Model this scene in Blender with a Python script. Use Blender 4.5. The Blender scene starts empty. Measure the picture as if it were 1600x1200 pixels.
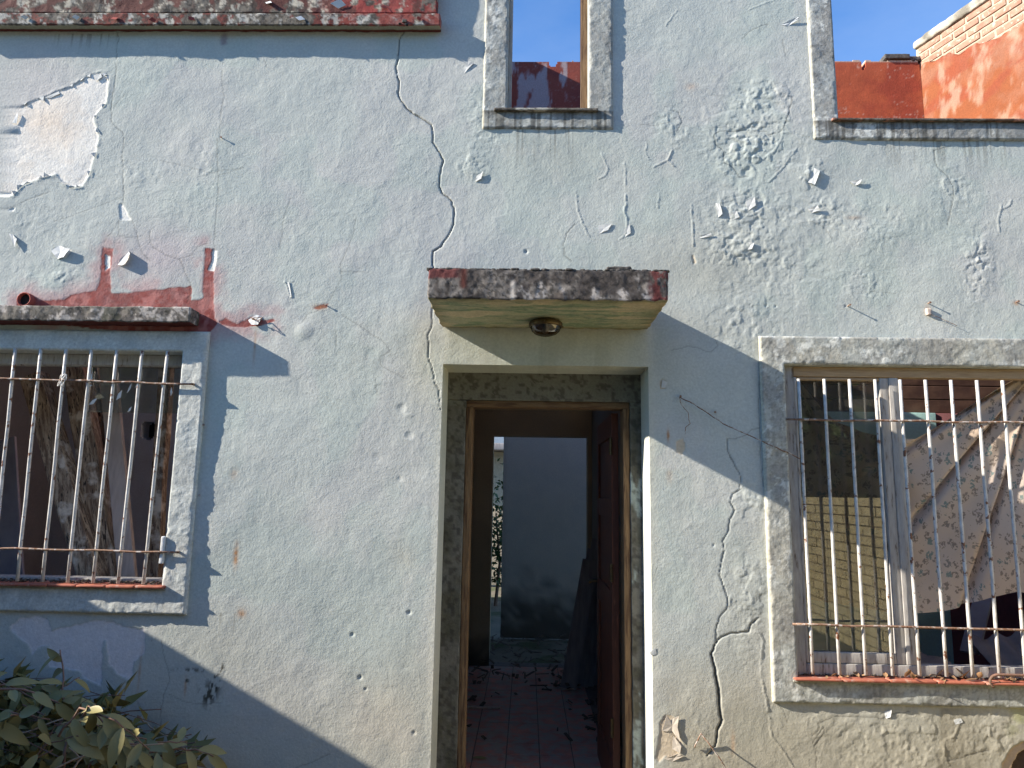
import bpy, math, random
import numpy as np
from mathutils import Vector, Matrix
rnd = random.Random(7)
scene = bpy.context.scene
COL = scene.collection
# ---------------------------------------------------------------- camera
F = 1109.0; PITCH, YAW, ROLL = [math.radians(a) for a in (8.795, 1.315, 0.949)]
CAM = np.array([0.0, -3.4, 1.6])
def _basis():
    cp, sp, cy, sy = math.cos(PITCH), math.sin(PITCH), math.cos(YAW), math.sin(YAW)
    fwd = np.array([-sy*cp, cy*cp, sp]); right = np.array([cy, sy, 0.]); up = np.cross(right, fwd)
    cr, sr = math.cos(ROLL), math.sin(ROLL)
    return cr*right+sr*up, -sr*right+cr*up, fwd
RA, UP, FW = _basis()
def P(px, py, Y=0.0):
    """the place in the world at depth Y that stands at this spot of the 1600x1200 photograph"""
    r = (px-800)/F*RA-(py-600)/F*UP+FW
    return CAM+r*((Y-CAM[1])/r[1])
def PX(px, py, X):
    r = (px-800)/F*RA-(py-600)/F*UP+FW
    return CAM+r*((X-CAM[0])/r[0])
def PZ(px, py, Zc):
    r = (px-800)/F*RA-(py-600)/F*UP+FW
    return CAM+r*((Zc-CAM[2])/r[2])
cam = bpy.data.cameras.new('camera'); camo = bpy.data.objects.new('camera', cam); COL.objects.link(camo)
cam.sensor_width = 36; cam.lens = F/1600*36; cam.clip_end = 500; cam.clip_start = .05
camo.matrix_world = Matrix(((RA[0], UP[0], -FW[0], CAM[0]), (RA[1], UP[1], -FW[1], CAM[1]), (RA[2], UP[2], -FW[2], CAM[2]), (0, 0, 0, 1)))
scene.camera = camo
# ---------------------------------------------------------------- light
SUN = Vector((-4.8, -1.0, 2.5)).normalized()
w = bpy.data.worlds.new('World'); scene.world = w; w.use_nodes = True
nt = w.node_tree; sky = nt.nodes.new('ShaderNodeTexSky'); sky.sky_type = 'NISHITA'; sky.sun_disc = False
sky.sun_elevation = math.asin(SUN.z); sky.sun_rotation = math.atan2(SUN.x, SUN.y)
sky.air_density = 1.0; sky.dust_density = 0.0; sky.ozone_density = 3.0
tint = nt.nodes.new('ShaderNodeMix'); tint.data_type = 'RGBA'; tint.blend_type = 'MULTIPLY'; tint.inputs[0].default_value = 1; tint.inputs[7].default_value = (.74, 1.02, 1.30, 1)
nt.links.new(sky.outputs[0], tint.inputs[6]); 
tc = nt.nodes.new('ShaderNodeTexCoord'); mp = nt.nodes.new('ShaderNodeMapping'); mp.inputs['Scale'].default_value = (2.2, 2.2, 5); mp.inputs['Rotation'].default_value = (.3, .5, .2); nt.links.new(tc.outputs['Generated'], mp.inputs[0])
cn = nt.nodes.new('ShaderNodeTexNoise'); cn.inputs['Scale'].default_value = 1.6; cn.inputs['Detail'].default_value = 6; cn.inputs['Roughness'].default_value = .6; nt.links.new(mp.outputs[0], cn.inputs['Vector'])
cr = nt.nodes.new('ShaderNodeMapRange'); cr.inputs[1].default_value = .42; cr.inputs[2].default_value = .75; cr.inputs[4].default_value = .09; nt.links.new(cn.outputs['Fac'], cr.inputs[0])
cm = nt.nodes.new('ShaderNodeMix'); cm.data_type = 'RGBA'; nt.links.new(cr.outputs[0], cm.inputs[0]); nt.links.new(tint.outputs[2], cm.inputs[6]); cm.inputs[7].default_value = (4.6, 5.0, 5.4, 1)
nt.links.new(cm.outputs[2], nt.nodes['Background'].inputs[0]); nt.nodes['Background'].inputs[1].default_value = 0.10
sun = bpy.data.lights.new('sun', 'SUN'); sun.energy = 5.0; sun.angle = math.radians(.53); sun.color = (1, .92, .80)
suno = bpy.data.objects.new('sun', sun); COL.objects.link(suno); suno.rotation_euler = SUN.to_track_quat('Z', 'Y').to_euler()
suno.location = (-6, -3, 8)
vs = scene.view_settings; vs.view_transform = 'Standard'; vs.look = 'None'; vs.gamma = 1; vs.use_curve_mapping = False; vs.exposure = 1.25
# ---------------------------------------------------------------- noise
def _h(ix, iy, iz, s):
    n = (ix*374761393+iy*1103515245+iz*668265263+s*69069+12345) & 0xffffffff
    n = ((n ^ (n >> 15))*2246822519) & 0xffffffff
    n = ((n ^ (n >> 13))*3266489917) & 0xffffffff
    n = n ^ (n >> 16)
    return (n & 0xffff)/65535.0
def _q(t): return t*t*t*(t*(t*6-15)+10)
def vn2(x, z, s):
    ix = np.floor(x).astype(np.int64); iz = np.floor(z).astype(np.int64); u = _q(x-ix); v = _q(z-iz)
    a, b, c, d = _h(ix, 0, iz, s), _h(ix+1, 0, iz, s), _h(ix, 0, iz+1, s), _h(ix+1, 0, iz+1, s)
    return (a*(1-u)+b*u)*(1-v)+(c*(1-u)+d*u)*v
def vn3(x, y, z, s):
    iy = np.floor(y).astype(np.int64); v = _q(y-iy)
    ix = np.floor(x).astype(np.int64); iz = np.floor(z).astype(np.int64); u = _q(x-ix); t = _q(z-iz)
    def pl(k):
        a, b, c, d = _h(ix, k, iz, s), _h(ix+1, k, iz, s), _h(ix, k, iz+1, s), _h(ix+1, k, iz+1, s)
        return (a*(1-u)+b*u)*(1-t)+(c*(1-u)+d*u)*t
    return pl(iy)*(1-v)+pl(iy+1)*v
def fbm(x, z, size, octv=3, s=1, gain=.5):
    r = 0; a = 1; t = 0; f = 1/size
    for i in range(octv):
        r = r+a*vn2(x*f+i*17.3, z*f-i*9.1, s+i*7); t += a; a *= gain; f *= 2.03
    return r/t
def fbm3(p, size, octv=3, s=1, gain=.5):
    r = 0; a = 1; t = 0; f = 1/size
    for i in range(octv):
        r = r+a*vn3(p[:, 0]*f+i*7.3, p[:, 1]*f+3.7*i, p[:, 2]*f-i*9.1, s+i*7); t += a; a *= gain; f *= 2.03
    return r/t
def sm(a, b, x):
    t = np.clip((x-a)/(b-a), 0, 1); return t*t*(3-2*t)
def mixc(a, b, m):
    return a*(1-m[..., None])+np.asarray(b, float)*m[..., None]
# ---------------------------------------------------------------- objects
def tag(o, label=None, cat=None, group=None, kind=None):
    for k, v in (('label', label), ('category', cat), ('group', group), ('kind', kind)):
        if v: o[k] = v
    return o
WL = {}
def put(o, parent, origin):
    COL.objects.link(o)
    base = WL.get(parent.name, Vector((0, 0, 0))) if parent else Vector((0, 0, 0))
    if parent: o.parent = parent
    o.location = Vector(origin)-base; WL[o.name] = Vector(origin)
    return o
def empty(name, loc, label=None, cat=None, group=None, parent=None):
    o = bpy.data.objects.new(name, None); o.empty_display_size = .2
    put(o, parent, loc); return tag(o, label, cat, group)
def mesh(name, V, Fs, mats, smooth=False, col=None, midx=None):
    V = np.asarray(V, float)
    me = bpy.data.meshes.new(name)
    if isinstance(Fs, np.ndarray):
        n, k = Fs.shape
        me.vertices.add(len(V)); me.vertices.foreach_set('co', V.astype(np.float32).ravel())
        me.loops.add(n*k); me.loops.foreach_set('vertex_index', Fs.astype(np.int32).ravel())
        me.polygons.add(n); me.polygons.foreach_set('loop_start', np.arange(0, n*k, k, dtype=np.int32))
        me.polygons.foreach_set('loop_total', np.full(n, k, dtype=np.int32))
        me.update(calc_edges=True)
    else:
        me.from_pydata([tuple(v) for v in V], [], [tuple(f) for f in Fs]); me.update()
    for m in (mats if isinstance(mats, (list, tuple)) else [mats]): me.materials.append(m)
    if midx is not None: me.polygons.foreach_set('material_index', np.asarray(midx, dtype=np.int32))
    me.polygons.foreach_set('use_smooth', np.full(len(me.polygons), bool(smooth), dtype=bool))
    if col is not None:
        a = me.color_attributes.new('Col', 'FLOAT_COLOR', 'POINT')
        c = np.ones((len(V), 4), np.float32); c[:, :3] = col; a.data.foreach_set('color', c.ravel())
    me.update()
    return me
def obj(name, V, Fs, mats, parent=None, smooth=False, col=None, origin=None, midx=None):
    V = np.asarray(V, float)
    if origin is None: origin = V.mean(0) if len(V) else (0, 0, 0)
    o = bpy.data.objects.new(name, mesh(name, V-np.asarray(origin), Fs, mats, smooth, col, midx))
    return put(o, parent, origin)
BF = np.array([(0, 1, 2, 3), (7, 6, 5, 4), (0, 4, 5, 1), (1, 5, 6, 2), (2, 6, 7, 3), (3, 7, 4, 0)])
def boxv(x0, x1, y0, y1, z0, z1):
    return np.array([(x0, y0, z0), (x0, y1, z0), (x1, y1, z0), (x1, y0, z0), (x0, y0, z1), (x0, y1, z1), (x1, y1, z1), (x1, y0, z1)], float)
def join(parts):
    Vs, Fs, n = [], [], 0
    for v, f in parts:
        Vs.append(np.asarray(v, float)); Fs.append(np.asarray(f)+n); n += len(v)
    return np.vstack(Vs), np.vstack(Fs)
def rbox(x0, x1, y0, y1, z0, z1, res=.02, r=.004, amp=.002, size=.05, s=1, skip=()):
    """a box of fine quads with worn edges and an uneven surface"""
    lo = np.array((x0, y0, z0), float); hi = np.array((x1, y1, z1), float)
    Vs, Fs, n = [], [], 0
    for ax in range(3):
        u, v = (ax+1) % 3, (ax+2) % 3
        nu = max(2, int((hi[u]-lo[u])/res)+1); nv = max(2, int((hi[v]-lo[v])/res)+1)
        def lin(a, b, k):
            t = np.linspace(a, b, k+1); e = min(r, (b-a)/4)
            return np.unique(np.concatenate([t, [a+e*.3, a+e, b-e, b-e*.3]]))
        U = lin(lo[u], hi[u], nu); W = lin(lo[v], hi[v], nv)
        for side in (0, 1):
            if (ax, side) in skip: continue
            A, B = np.meshgrid(U, W, indexing='ij'); p = np.zeros(A.shape+(3,)); p[..., u] = A; p[..., v] = B; p[..., ax] = hi[ax] if side else lo[ax]
            I = np.arange(A.size).reshape(A.shape)
            q = np.stack([I[:-1, :-1], I[1:, :-1], I[1:, 1:], I[:-1, 1:]], -1).reshape(-1, 4)
            if not side: q = q[:, ::-1]
            Vs.append(p.reshape(-1, 3)); Fs.append(q+n); n += A.size
    V = np.vstack(Vs); Fq = np.vstack(Fs)
    rr = min(r, *((hi-lo)*.49)); c = np.clip(V, lo+rr, hi-rr); d = V-c; L = np.linalg.norm(d, axis=1); m = L > 1e-9
    V[m] = c[m]+d[m]/L[m, None]*rr
    if amp:
        D = np.stack([fbm3(V+k*11.7, size, 3, s+k*31)-.5 for k in range(3)], 1)*2*amp
        V = V+D
    return V, Fq
def bar(p0, p1, wx, wy, up=(0, 0, 1)):
    """a square bar between two points"""
    p0, p1 = np.asarray(p0, float), np.asarray(p1, float); d = p1-p0; L = np.linalg.norm(d); d /= L
    a = np.cross(d, up); 
    if np.linalg.norm(a) < 1e-6: a = np.array((1., 0, 0))
    a /= np.linalg.norm(a); b = np.cross(a, d)
    V = []
    for t in (p0, p1):
        for (i, j) in ((-1, -1), (-1, 1), (1, 1), (1, -1)): V.append(t+a*wx/2*i+b*wy/2*j)
    return np.array(V), BF
def rough_bar(p0, p1, wx, wy, up=(0, 0, 1), res=.03, amp=.004, s=1, r=.004):
    p0, p1 = np.asarray(p0, float), np.asarray(p1, float); d = p1-p0; L = np.linalg.norm(d); d /= L
    a = np.cross(d, up); a /= np.linalg.norm(a); b = np.cross(a, d)
    V, Fq = rbox(-wx/2, wx/2, -wy/2, wy/2, 0, L, res, r, 0)
    n = (fbm3(V*np.array((1, 1, .15))+s*3.3, .03, 2, s)-.5)*2*amp; n2 = (fbm3(V*np.array((1, 1, .3))+9+s, .12, 2, s)-.5)*3*amp
    V = V+np.stack([n+n2, n-n2*.5, n*.6], 1)
    return p0+V[:, :1]*a+V[:, 1:2]*b+V[:, 2:]*d, Fq
def tube(pts, r, n=6, cap=True):
    pts = [np.asarray(p, float) for p in pts]; V, Fs = [], []
    rr = r if isinstance(r, (list, tuple, np.ndarray)) else [r]*len(pts)
    prev = None
    for i, p in enumerate(pts):
        d = pts[min(i+1, len(pts)-1)]-pts[max(i-1, 0)]; d = d/(np.linalg.norm(d)+1e-12)
        if prev is None:
            a = np.cross(d, (0, 0, 1)) if abs(d[2]) < .9 else np.cross(d, (1, 0, 0))
        else: a = prev-d*np.dot(prev, d)
        a = a/(np.linalg.norm(a)+1e-12); prev = a; b = np.cross(d, a)
        for k in range(n):
            t = 2*math.pi*k/n; V.append(p+rr[i]*(math.cos(t)*a+math.sin(t)*b))
    for i in range(len(pts)-1):
        for k in range(n):
            k2 = (k+1) % n; Fs.append((i*n+k, i*n+k2, (i+1)*n+k2, (i+1)*n+k))
    V += [pts[0], pts[-1]]; c0, c1 = len(V)-2, len(V)-1; m = (len(pts)-1)*n
    for k in range(0, n, 2):
        Fs.append((c0, (k+2) % n, (k+1) % n, k)); Fs.append((c1, m+k, m+(k+1) % n, m+(k+2) % n))
    return np.array(V), np.array(Fs)
def spans(a, b, breaks, res, lo=None, hi=None):
    """grid lines from a to b through every break, fine between lo and hi, coarse outside"""
    ks = sorted(set([a, b]+[k for k in breaks if a < k < b]+([lo] if lo is not None and a < lo < b else [])+([hi] if hi is not None and a < hi < b else [])))
    out = []
    for p, q in zip(ks[:-1], ks[1:]):
        c = (p+q)/2; rs = res if (lo is None or c > lo) and (hi is None or c < hi) else .12
        n = max(1, int(round((q-p)/rs))); out += list(np.linspace(p, q, n+1)[:-1])
    return np.array(out+[ks[-1]])
def relief(name, xs, zs, keep, Y0, back, hfun, colfun, mat, parent, nseg=3, outer=True):
    """an upright sheet of plaster facing -Y with real relief, holes where keep() is false and sides back to depth"""
    nx, nz = len(xs), len(zs); X, Z = np.meshgrid(xs, zs, indexing='ij')
    h = hfun(X, Z); V = np.stack([X, Y0-h, Z], -1).reshape(-1, 3)
    cx = (xs[:-1]+xs[1:])/2; cz = (zs[:-1]+zs[1:])/2; CX, CZ = np.meshgrid(cx, cz, indexing='ij')
    K = keep(CX, CZ) if keep else np.ones(CX.shape, bool)
    I = np.arange(nx*nz).reshape(nx, nz)
    a, b, c, d = I[:-1, :-1], I[1:, :-1], I[1:, 1:], I[:-1, 1:]
    Fq = np.stack([a[K], b[K], c[K], d[K]], -1)
    col = colfun(X, Z, h).reshape(-1, 3)
    Kp = np.zeros((nx+1, nz+1), bool); Kp[1:-1, 1:-1] = K
    E = []
    def add(m, p, q): E.append(np.stack([p[m], q[m]], -1))
    left = K & ~Kp[:-2, 1:-1]; right = K & ~Kp[2:, 1:-1]; bot = K & ~Kp[1:-1, :-2]; top = K & ~Kp[1:-1, 2:]
    if not outer: left[0] = False; right[-1] = False; bot[:, 0] = False; top[:, -1] = False
    add(bot, a, b); add(right, b, c); add(top, c, d); add(left, d, a)
    E = np.vstack(E); Vs = [V]; Cs = [col]; Fs = [Fq]; n = len(V)
    if len(E):
        A, B = V[E[:, 0]], V[E[:, 1]]; ca, cb = col[E[:, 0]], col[E[:, 1]]
        prev = None
        for k in range(nseg+1):
            t = k/nseg; pa, pb = A.copy(), B.copy(); pa[:, 1] = A[:, 1]*(1-t)+back*t; pb[:, 1] = B[:, 1]*(1-t)+back*t
            Vs += [pa, pb]; Cs += [ca, cb]; ia = np.arange(len(A))+n; ib = ia+len(A); n += 2*len(A)
            if prev is not None: Fs.append(np.stack([prev[1], prev[0], ia, ib], -1))
            prev = (ia, ib)
    V = np.vstack(Vs); Fq = np.vstack(Fs); col = np.vstack(Cs)
    used = np.zeros(len(V), bool); used[Fq.ravel()] = True; idx = np.cumsum(used)-1
    return obj(name, V[used], idx[Fq], mat, parent, True, col[used])
# ---------------------------------------------------------------- materials
class G:
    def __init__(s, name):
        s.m = bpy.data.materials.new(name); s.m.use_nodes = True; s.t = s.m.node_tree; s.n = s.t.nodes; s.b = s.n['Principled BSDF']
        s.pos = s.n.new('ShaderNodeNewGeometry').outputs['Position']
    def k(s, node, inp, v):
        if isinstance(v, bpy.types.NodeSocket): s.t.links.new(v, node.inputs[inp])
        elif isinstance(v, (tuple, list)): node.inputs[inp].default_value = tuple(v)+((1,) if len(v) == 3 and node.inputs[inp].type == 'RGBA' else ())
        else: node.inputs[inp].default_value = v
    def map(s, scale=(1, 1, 1), rot=(0, 0, 0), src=None):
        x = s.n.new('ShaderNodeMapping'); s.k(x, 0, src or s.pos); x.inputs['Scale'].default_value = scale; x.inputs['Rotation'].default_value = rot; return x.outputs[0]
    def noise(s, scale, detail=4, rough=.55, src=None, dist=0):
        x = s.n.new('ShaderNodeTexNoise'); s.k(x, 'Vector', src or s.pos); x.inputs['Scale'].default_value = scale; x.inputs['Detail'].default_value = detail
        x.inputs['Roughness'].default_value = rough; x.inputs['Distortion'].default_value = dist; return x.outputs['Fac']
    def vor(s, scale, src=None, feat='F1', rand=1):
        x = s.n.new('ShaderNodeTexVoronoi'); x.feature = feat; s.k(x, 'Vector', src or s.pos); x.inputs['Scale'].default_value = scale; x.inputs['Randomness'].default_value = rand; return x
    def mr(s, v, a, b, c=0, d=1, smooth=False):
        x = s.n.new('ShaderNodeMapRange'); s.k(x, 0, v)
        if smooth: x.interpolation_type = 'SMOOTHSTEP'
        for i, q in enumerate((a, b, c, d)): x.inputs[i+1].default_value = q
        return x.outputs[0]
    def mix(s, f, a, b, mode='MIX'):
        x = s.n.new('ShaderNodeMix'); x.data_type = 'RGBA'; x.blend_type = mode; s.k(x, 0, f); s.k(x, 6, a); s.k(x, 7, b); return x.outputs[2]
    def ma(s, op, a, b=0):
        x = s.n.new('ShaderNodeMath'); x.operation = op; s.k(x, 0, a); s.k(x, 1, b); return x.outputs[0]
    def xyz(s, v=None):
        x = s.n.new('ShaderNodeSeparateXYZ'); s.k(x, 0, v or s.pos); return x.outputs
    def attr(s, name='Col'):
        x = s.n.new('ShaderNodeAttribute'); x.attribute_name = name; return x.outputs['Color']
    def out(s, color, rough=.9, height=None, dist=.001, strength=1, metal=0, spec=.3):
        s.k(s.b, 'Base Color', color); s.k(s.b, 'Roughness', rough); s.k(s.b, 'Metallic', metal); s.b.inputs['Specular IOR Level'].default_value = spec
        if height is not None:
            x = s.n.new('ShaderNodeBump'); s.k(x, 'Height', height); x.inputs['Distance'].default_value = dist; x.inputs['Strength'].default_value = strength
            s.t.links.new(x.outputs[0], s.b.inputs['Normal'])
        return s.m
def m_plaster(name, fine=1.0, var=.12, rough=.85):
    g = G(name); c = g.mix(1, g.attr(), (.97, .965, .91), 'MULTIPLY'); n1 = g.noise(88, 4, .6); n2 = g.noise(7, 4, .6); n3 = g.noise(230, 3, .6)
    c = g.mix(1, c, g.mix(g.mr(n1, .3, .7), (1-var,)*3, (1+var*.6,)*3), 'MULTIPLY')
    c = g.mix(1, c, g.mix(g.mr(n2, .3, .7), (1-var*.6, 1-var*.5, 1-var*.35), (1+var*.3, 1+var*.25, 1+var*.2)), 'MULTIPLY')
    v = g.vor(120).outputs['Distance']
    hgt = g.ma('ADD', g.ma('MULTIPLY', n1, 1.0), g.ma('ADD', g.ma('MULTIPLY', n3, .35), g.ma('MULTIPLY', v, .25)))
    return g.out(c, rough, hgt, .0013*fine, 1)
M = {}
def m_beam(name, a, b, scale=20, rough=.7, dist=.001, metal=0, src=(1, 1, 1), spec=.3, c=None, csc=60, ct=(.55, .65)):
    g = G(name); v = g.map((5, 5, .45), src=g.map(rot=(0, .27, 0))); n = g.noise(13, 4, .6, v); col = g.mix(g.mr(n, .42, .58), b, a)
    col = g.mix(g.mr(g.noise(26, 3, .6, v), .56, .62), col, (.05, .035, .025)); col = g.mix(g.mr(g.noise(7, 4, .6), .55, .65), col, c)  # groove shade and lighter highlights are put into the streak colours
    return g.out(col, rough, g.noise(24, 4, .6, v), dist, spec=spec)
M['plaster'] = m_plaster('painted_plaster')
M['rough'] = m_plaster('weathered_plaster', 1.1, .18)
M['soft'] = m_plaster('inner_plaster', .6, .1)
def m_simple(name, a, b, scale=20, rough=.7, dist=.001, metal=0, src=(1, 1, 1), spec=.3, c=None, csc=60, ct=(.55, .65)):
    g = G(name); v = g.map(src); n = g.noise(scale, 5, .6, v); col = g.mix(g.mr(n, .35, .65), a, b)
    if c: col = g.mix(g.mr(g.noise(csc, 4, .6, v), ct[0], ct[1]), col, c)
    return g.out(col, rough, g.noise(scale*2.5, 5, .6, v), dist, metal=metal, spec=spec)
M['bar'] = m_simple('old_white_bar_paint', (.62, .60, .56), (.42, .40, .37), 25, .5, .0004, c=(.17, .07, .035), csc=30, ct=(.585, .64))
M['rust'] = m_simple('rusty_iron', (.16, .07, .035), (.30, .20, .14), 60, .85, .0006, c=(.45, .40, .36), csc=50, ct=(.52, .6))
M['tile'] = m_simple('terracotta_sill', (.42, .14, .08), (.30, .09, .06), 30, .7, .0006, c=(.52, .36, .28), csc=22, ct=(.56, .7))
M['floor'] = m_simple('red_floor_tile', (.56, .24, .18), (.36, .18, .15), 9, .6, .0006, c=(.34, .28, .24), csc=14, ct=(.42, .58))
M['joint'] = m_simple('floor_joint', (.12, .10, .09), (.20, .17, .15), 30, .95)
M['brick'] = m_simple('old_brick', (.33, .15, .10), (.38, .23, .16), 14, .9, .002, c=(.46, .38, .30), csc=30, ct=(.56, .66))
M['mortar'] = m_simple('mortar', (.46, .38, .27), (.36, .30, .22), 20, .95, .003)
M['wood_white'] = m_simple('old_white_window_wood', (.42, .40, .37), (.30, .28, .26), 12, .7, .0008, src=(6, 6, 1), c=(.13, .09, .06), csc=12, ct=(.60, .70))
M['wood_brown'] = m_simple('stripped_frame_wood', (.15, .09, .045), (.25, .155, .08), 14, .75, .001, src=(8, 8, .7), c=(.10, .055, .03), csc=10, ct=(.5, .62))
M['wood_top'] = m_simple('raw_wood', (.30, .20, .11), (.42, .30, .18), 14, .75, .001, src=(.7, 8, 8))
M['wood_head'] = m_simple('stripped_head_wood', (.13, .08, .045), (.20, .13, .07), 14, .75, .001, src=(.7, 8, 8), c=(.10, .055, .03), csc=10, ct=(.5, .62))
M['beam'] = m_beam('rotten_timber', (.50, .37, .25), (.20, .13, .085), 9, .9, .004, src=(6, 6, .6), c=(.70, .60, .48), csc=9, ct=(.55, .62))
M['plank'] = m_simple('pale_plank', (.60, .48, .40), (.46, .36, .30), 8, .8, .001, src=(5, 5, .7))
M['board'] = m_simple('grey_board', (.34, .32, .31), (.24, .22, .22), 8, .7, .0006, src=(5, 5, .7))
M['door'] = m_simple('red_brown_door', (.15, .045, .022), (.09, .028, .017), 8, .5, .0006, src=(7, 7, .7), c=(.26, .09, .045), csc=14, ct=(.6, .7), spec=.4)
M['ceil'] = m_simple('stained_ceiling', (.30, .24, .19), (.20, .15, .12), 4, .9)
M['ground'] = m_simple('dirt_ground', (.20, .17, .125), (.14, .12, .085), 3, .95, .01, c=(.08, .09, .04), csc=2, ct=(.5, .6))
M['brass'] = m_simple('tarnished_brass', (.16, .11, .05), (.08, .055, .03), 40, .45, .0004, metal=.6)
M['debris'] = m_simple('dark_debris', (.07, .055, .045), (.14, .11, .08), 40, .9, .002)
M['dryleaf'] = m_simple('dry_leaf', (.34, .20, .10), (.18, .10, .055), 30, .7, .0006)
M['stone'] = m_simple('dark_stone', (.06, .055, .05), (.12, .11, .10), 40, .95, .002)
M['bark'] = m_simple('cut_twig_bark', (.24, .13, .09), (.13, .08, .055), 40, .7, .0008)
M['paletwig'] = m_simple('pale_dry_twig', (.42, .30, .20), (.28, .18, .12), 40, .7, .0006)
M['white'] = m_simple('white_flake', (.70, .70, .68), (.60, .62, .62), 20, .8, .0006)
M['flake'] = m_simple('blue_grey_paint_flake', (.56, .57, .55), (.50, .51, .50), 20, .8, .0006)
M['cream'] = m_simple('cream_paint_flake', (.62, .54, .44), (.50, .44, .36), 20, .8, .0006)
M['redflake'] = m_simple('red_paint_flake', (.34, .07, .05), (.22, .05, .04), 20, .8, .0006)
M['dark'] = m_simple('dark_void', (.02, .02, .02), (.03, .03, .03), 5, 1)
M['sheet'] = m_simple('grey_corrugated_sheet', (.30, .30, .31), (.22, .22, .23), 8, .6, .0005)
M['rot'] = m_simple('dark_rotten_board', (.05, .025, .02), (.09, .05, .035), 10, .8)
M['pink'] = m_simple('pink_panel', (.40, .39, .44), (.30, .29, .34), 6, .85)
M['teal'] = m_simple('teal_wall_paint', (.3, .5, .5), (.25, .45, .46), 5, .85)
M['garden'] = m_simple('yellowed_brick', (.62, .52, .29), (.48, .40, .22), 7, .9, .002, c=(.45, .36, .2), csc=9, ct=(.55, .65))
M['gjoint'] = m_simple('garden_wall_joint', (.30, .25, .15), (.20, .17, .10), 12, .95, .002)
def m_leaf(name, a, b, back):
    g = G(name); n = g.noise(9, 3); oi = g.n.new('ShaderNodeObjectInfo')
    c = g.mix(n, a, b); c = g.mix(g.mr(oi.outputs['Random'], 0, 1), c, g.mix(.5, c, b))
    ge = g.n.new('ShaderNodeNewGeometry'); c = g.mix(ge.outputs['Backfacing'], c, back)
    return g.out(c, .5, g.noise(120, 3), .0004, spec=.22)
M['leaf'] = m_leaf('glossy_green_leaf', (.070, .066, .016), (.185, .155, .045), (.24, .21, .09))
M['shrub'] = m_leaf('shrub_leaf', (.03, .06, .02), (.06, .10, .03), (.08, .12, .04))
def m_glass():
    g = G('dusty_window_glass'); g.n.remove(g.b); o = g.n['Material Output']
    fr = g.n.new('ShaderNodeFresnel'); fr.inputs[0].default_value = 1.6
    tr = g.n.new('ShaderNodeBsdfTransparent'); tr.inputs[0].default_value = (.80, .81, .78, 1)
    gl = g.n.new('ShaderNodeBsdfGlossy'); gl.inputs['Roughness'].default_value = .01
    di = g.n.new('ShaderNodeBsdfDiffuse'); di.inputs[0].default_value = (.42, .40, .34, 1)
    m1 = g.n.new('ShaderNodeMixShader'); g.t.links.new(g.mr(g.noise(5, 5, .7), .35, .75, .03, .16), m1.inputs[0]); g.t.links.new(tr.outputs[0], m1.inputs[1]); g.t.links.new(di.outputs[0], m1.inputs[2])
    m2 = g.n.new('ShaderNodeMixShader'); g.t.links.new(g.ma('MULTIPLY', fr.outputs[0], 1.15), m2.inputs[0]); g.t.links.new(m1.outputs[0], m2.inputs[1]); g.t.links.new(gl.outputs[0], m2.inputs[2])
    g.t.links.new(m2.outputs[0], o.inputs[0]); return g.m
M['glass'] = m_glass()
def m_lampglass():
    g = G('smoky_lamp_glass'); g.n.remove(g.b); o = g.n['Material Output']
    tr = g.n.new('ShaderNodeBsdfTransparent'); tr.inputs[0].default_value = (.35, .28, .18, 1)
    gl = g.n.new('ShaderNodeBsdfGlossy'); gl.inputs['Roughness'].default_value = .08
    m2 = g.n.new('ShaderNodeMixShader'); m2.inputs[0].default_value = .15; g.t.links.new(tr.outputs[0], m2.inputs[1]); g.t.links.new(gl.outputs[0], m2.inputs[2])
    g.t.links.new(m2.outputs[0], o.inputs[0]); return g.m
M['lampglass'] = m_lampglass()
def m_curtain():
    g = G('floral_curtain_cloth')
    uv = g.n.new('ShaderNodeUVMap').outputs[0]
    nz = g.n.new('ShaderNodeTexNoise'); nz.inputs['Scale'].default_value = 55; nz.inputs['Detail'].default_value = 1; g.k(nz, 'Vector', uv)
    ad = g.n.new('ShaderNodeMix'); ad.data_type = 'VECTOR'; ad.inputs[0].default_value = .022; g.k(ad, 4, uv); g.k(ad, 5, nz.outputs['Color']); src = ad.outputs[1]
    c = g.mix(g.noise(3, 3, .6, uv), (.62, .52, .44), (.50, .42, .36))
    c = g.mix(g.mr(g.noise(1.6, 2, .5, uv), .45, .62), c, (.58, .45, .34))
    v = g.vor(22, src, rand=.8); v2 = g.vor(80, src); 
    inr = g.mr(v.outputs['Distance'], .38, .44, 1, 0); pet = g.mr(v2.outputs['Distance'], .50, .60, 1, 0)
    hue = g.xyz(v.outputs['Color'])[0]
    ink = g.mix(g.mr(hue, .45, .5), (.17, .14, .12), g.mix(g.mr(hue, .7, .74), (.10, .20, .20), (.20, .16, .13)))
    c = g.mix(g.ma('MULTIPLY', g.ma('MULTIPLY', inr, pet), .75), c, ink)
    v3 = g.vor(46, src); c = g.mix(g.mr(v3.outputs['Distance'], .10, .13, .6, 0), c, (.20, .17, .14))
    tr = g.n.new('ShaderNodeBsdfTranslucent'); g.k(tr, 0, c)
    g.out(c, .95, g.noise(300, 2), .0003, spec=.1)
    ms = g.n.new('ShaderNodeMixShader'); ms.inputs[0].default_value = .18; g.t.links.new(g.b.outputs[0], ms.inputs[1]); g.t.links.new(tr.outputs[0], ms.inputs[2])
    g.t.links.new(ms.outputs[0], g.n['Material Output'].inputs[0]); return g.m
M['curtain'] = m_curtain()
# ================================================================ THE HOUSE
house = empty('house', (0, 0, 0), 'derelict two-storey house with peeling pale blue-grey plaster, barred windows and an open doorway', 'house')
FLOOR = .05
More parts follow.
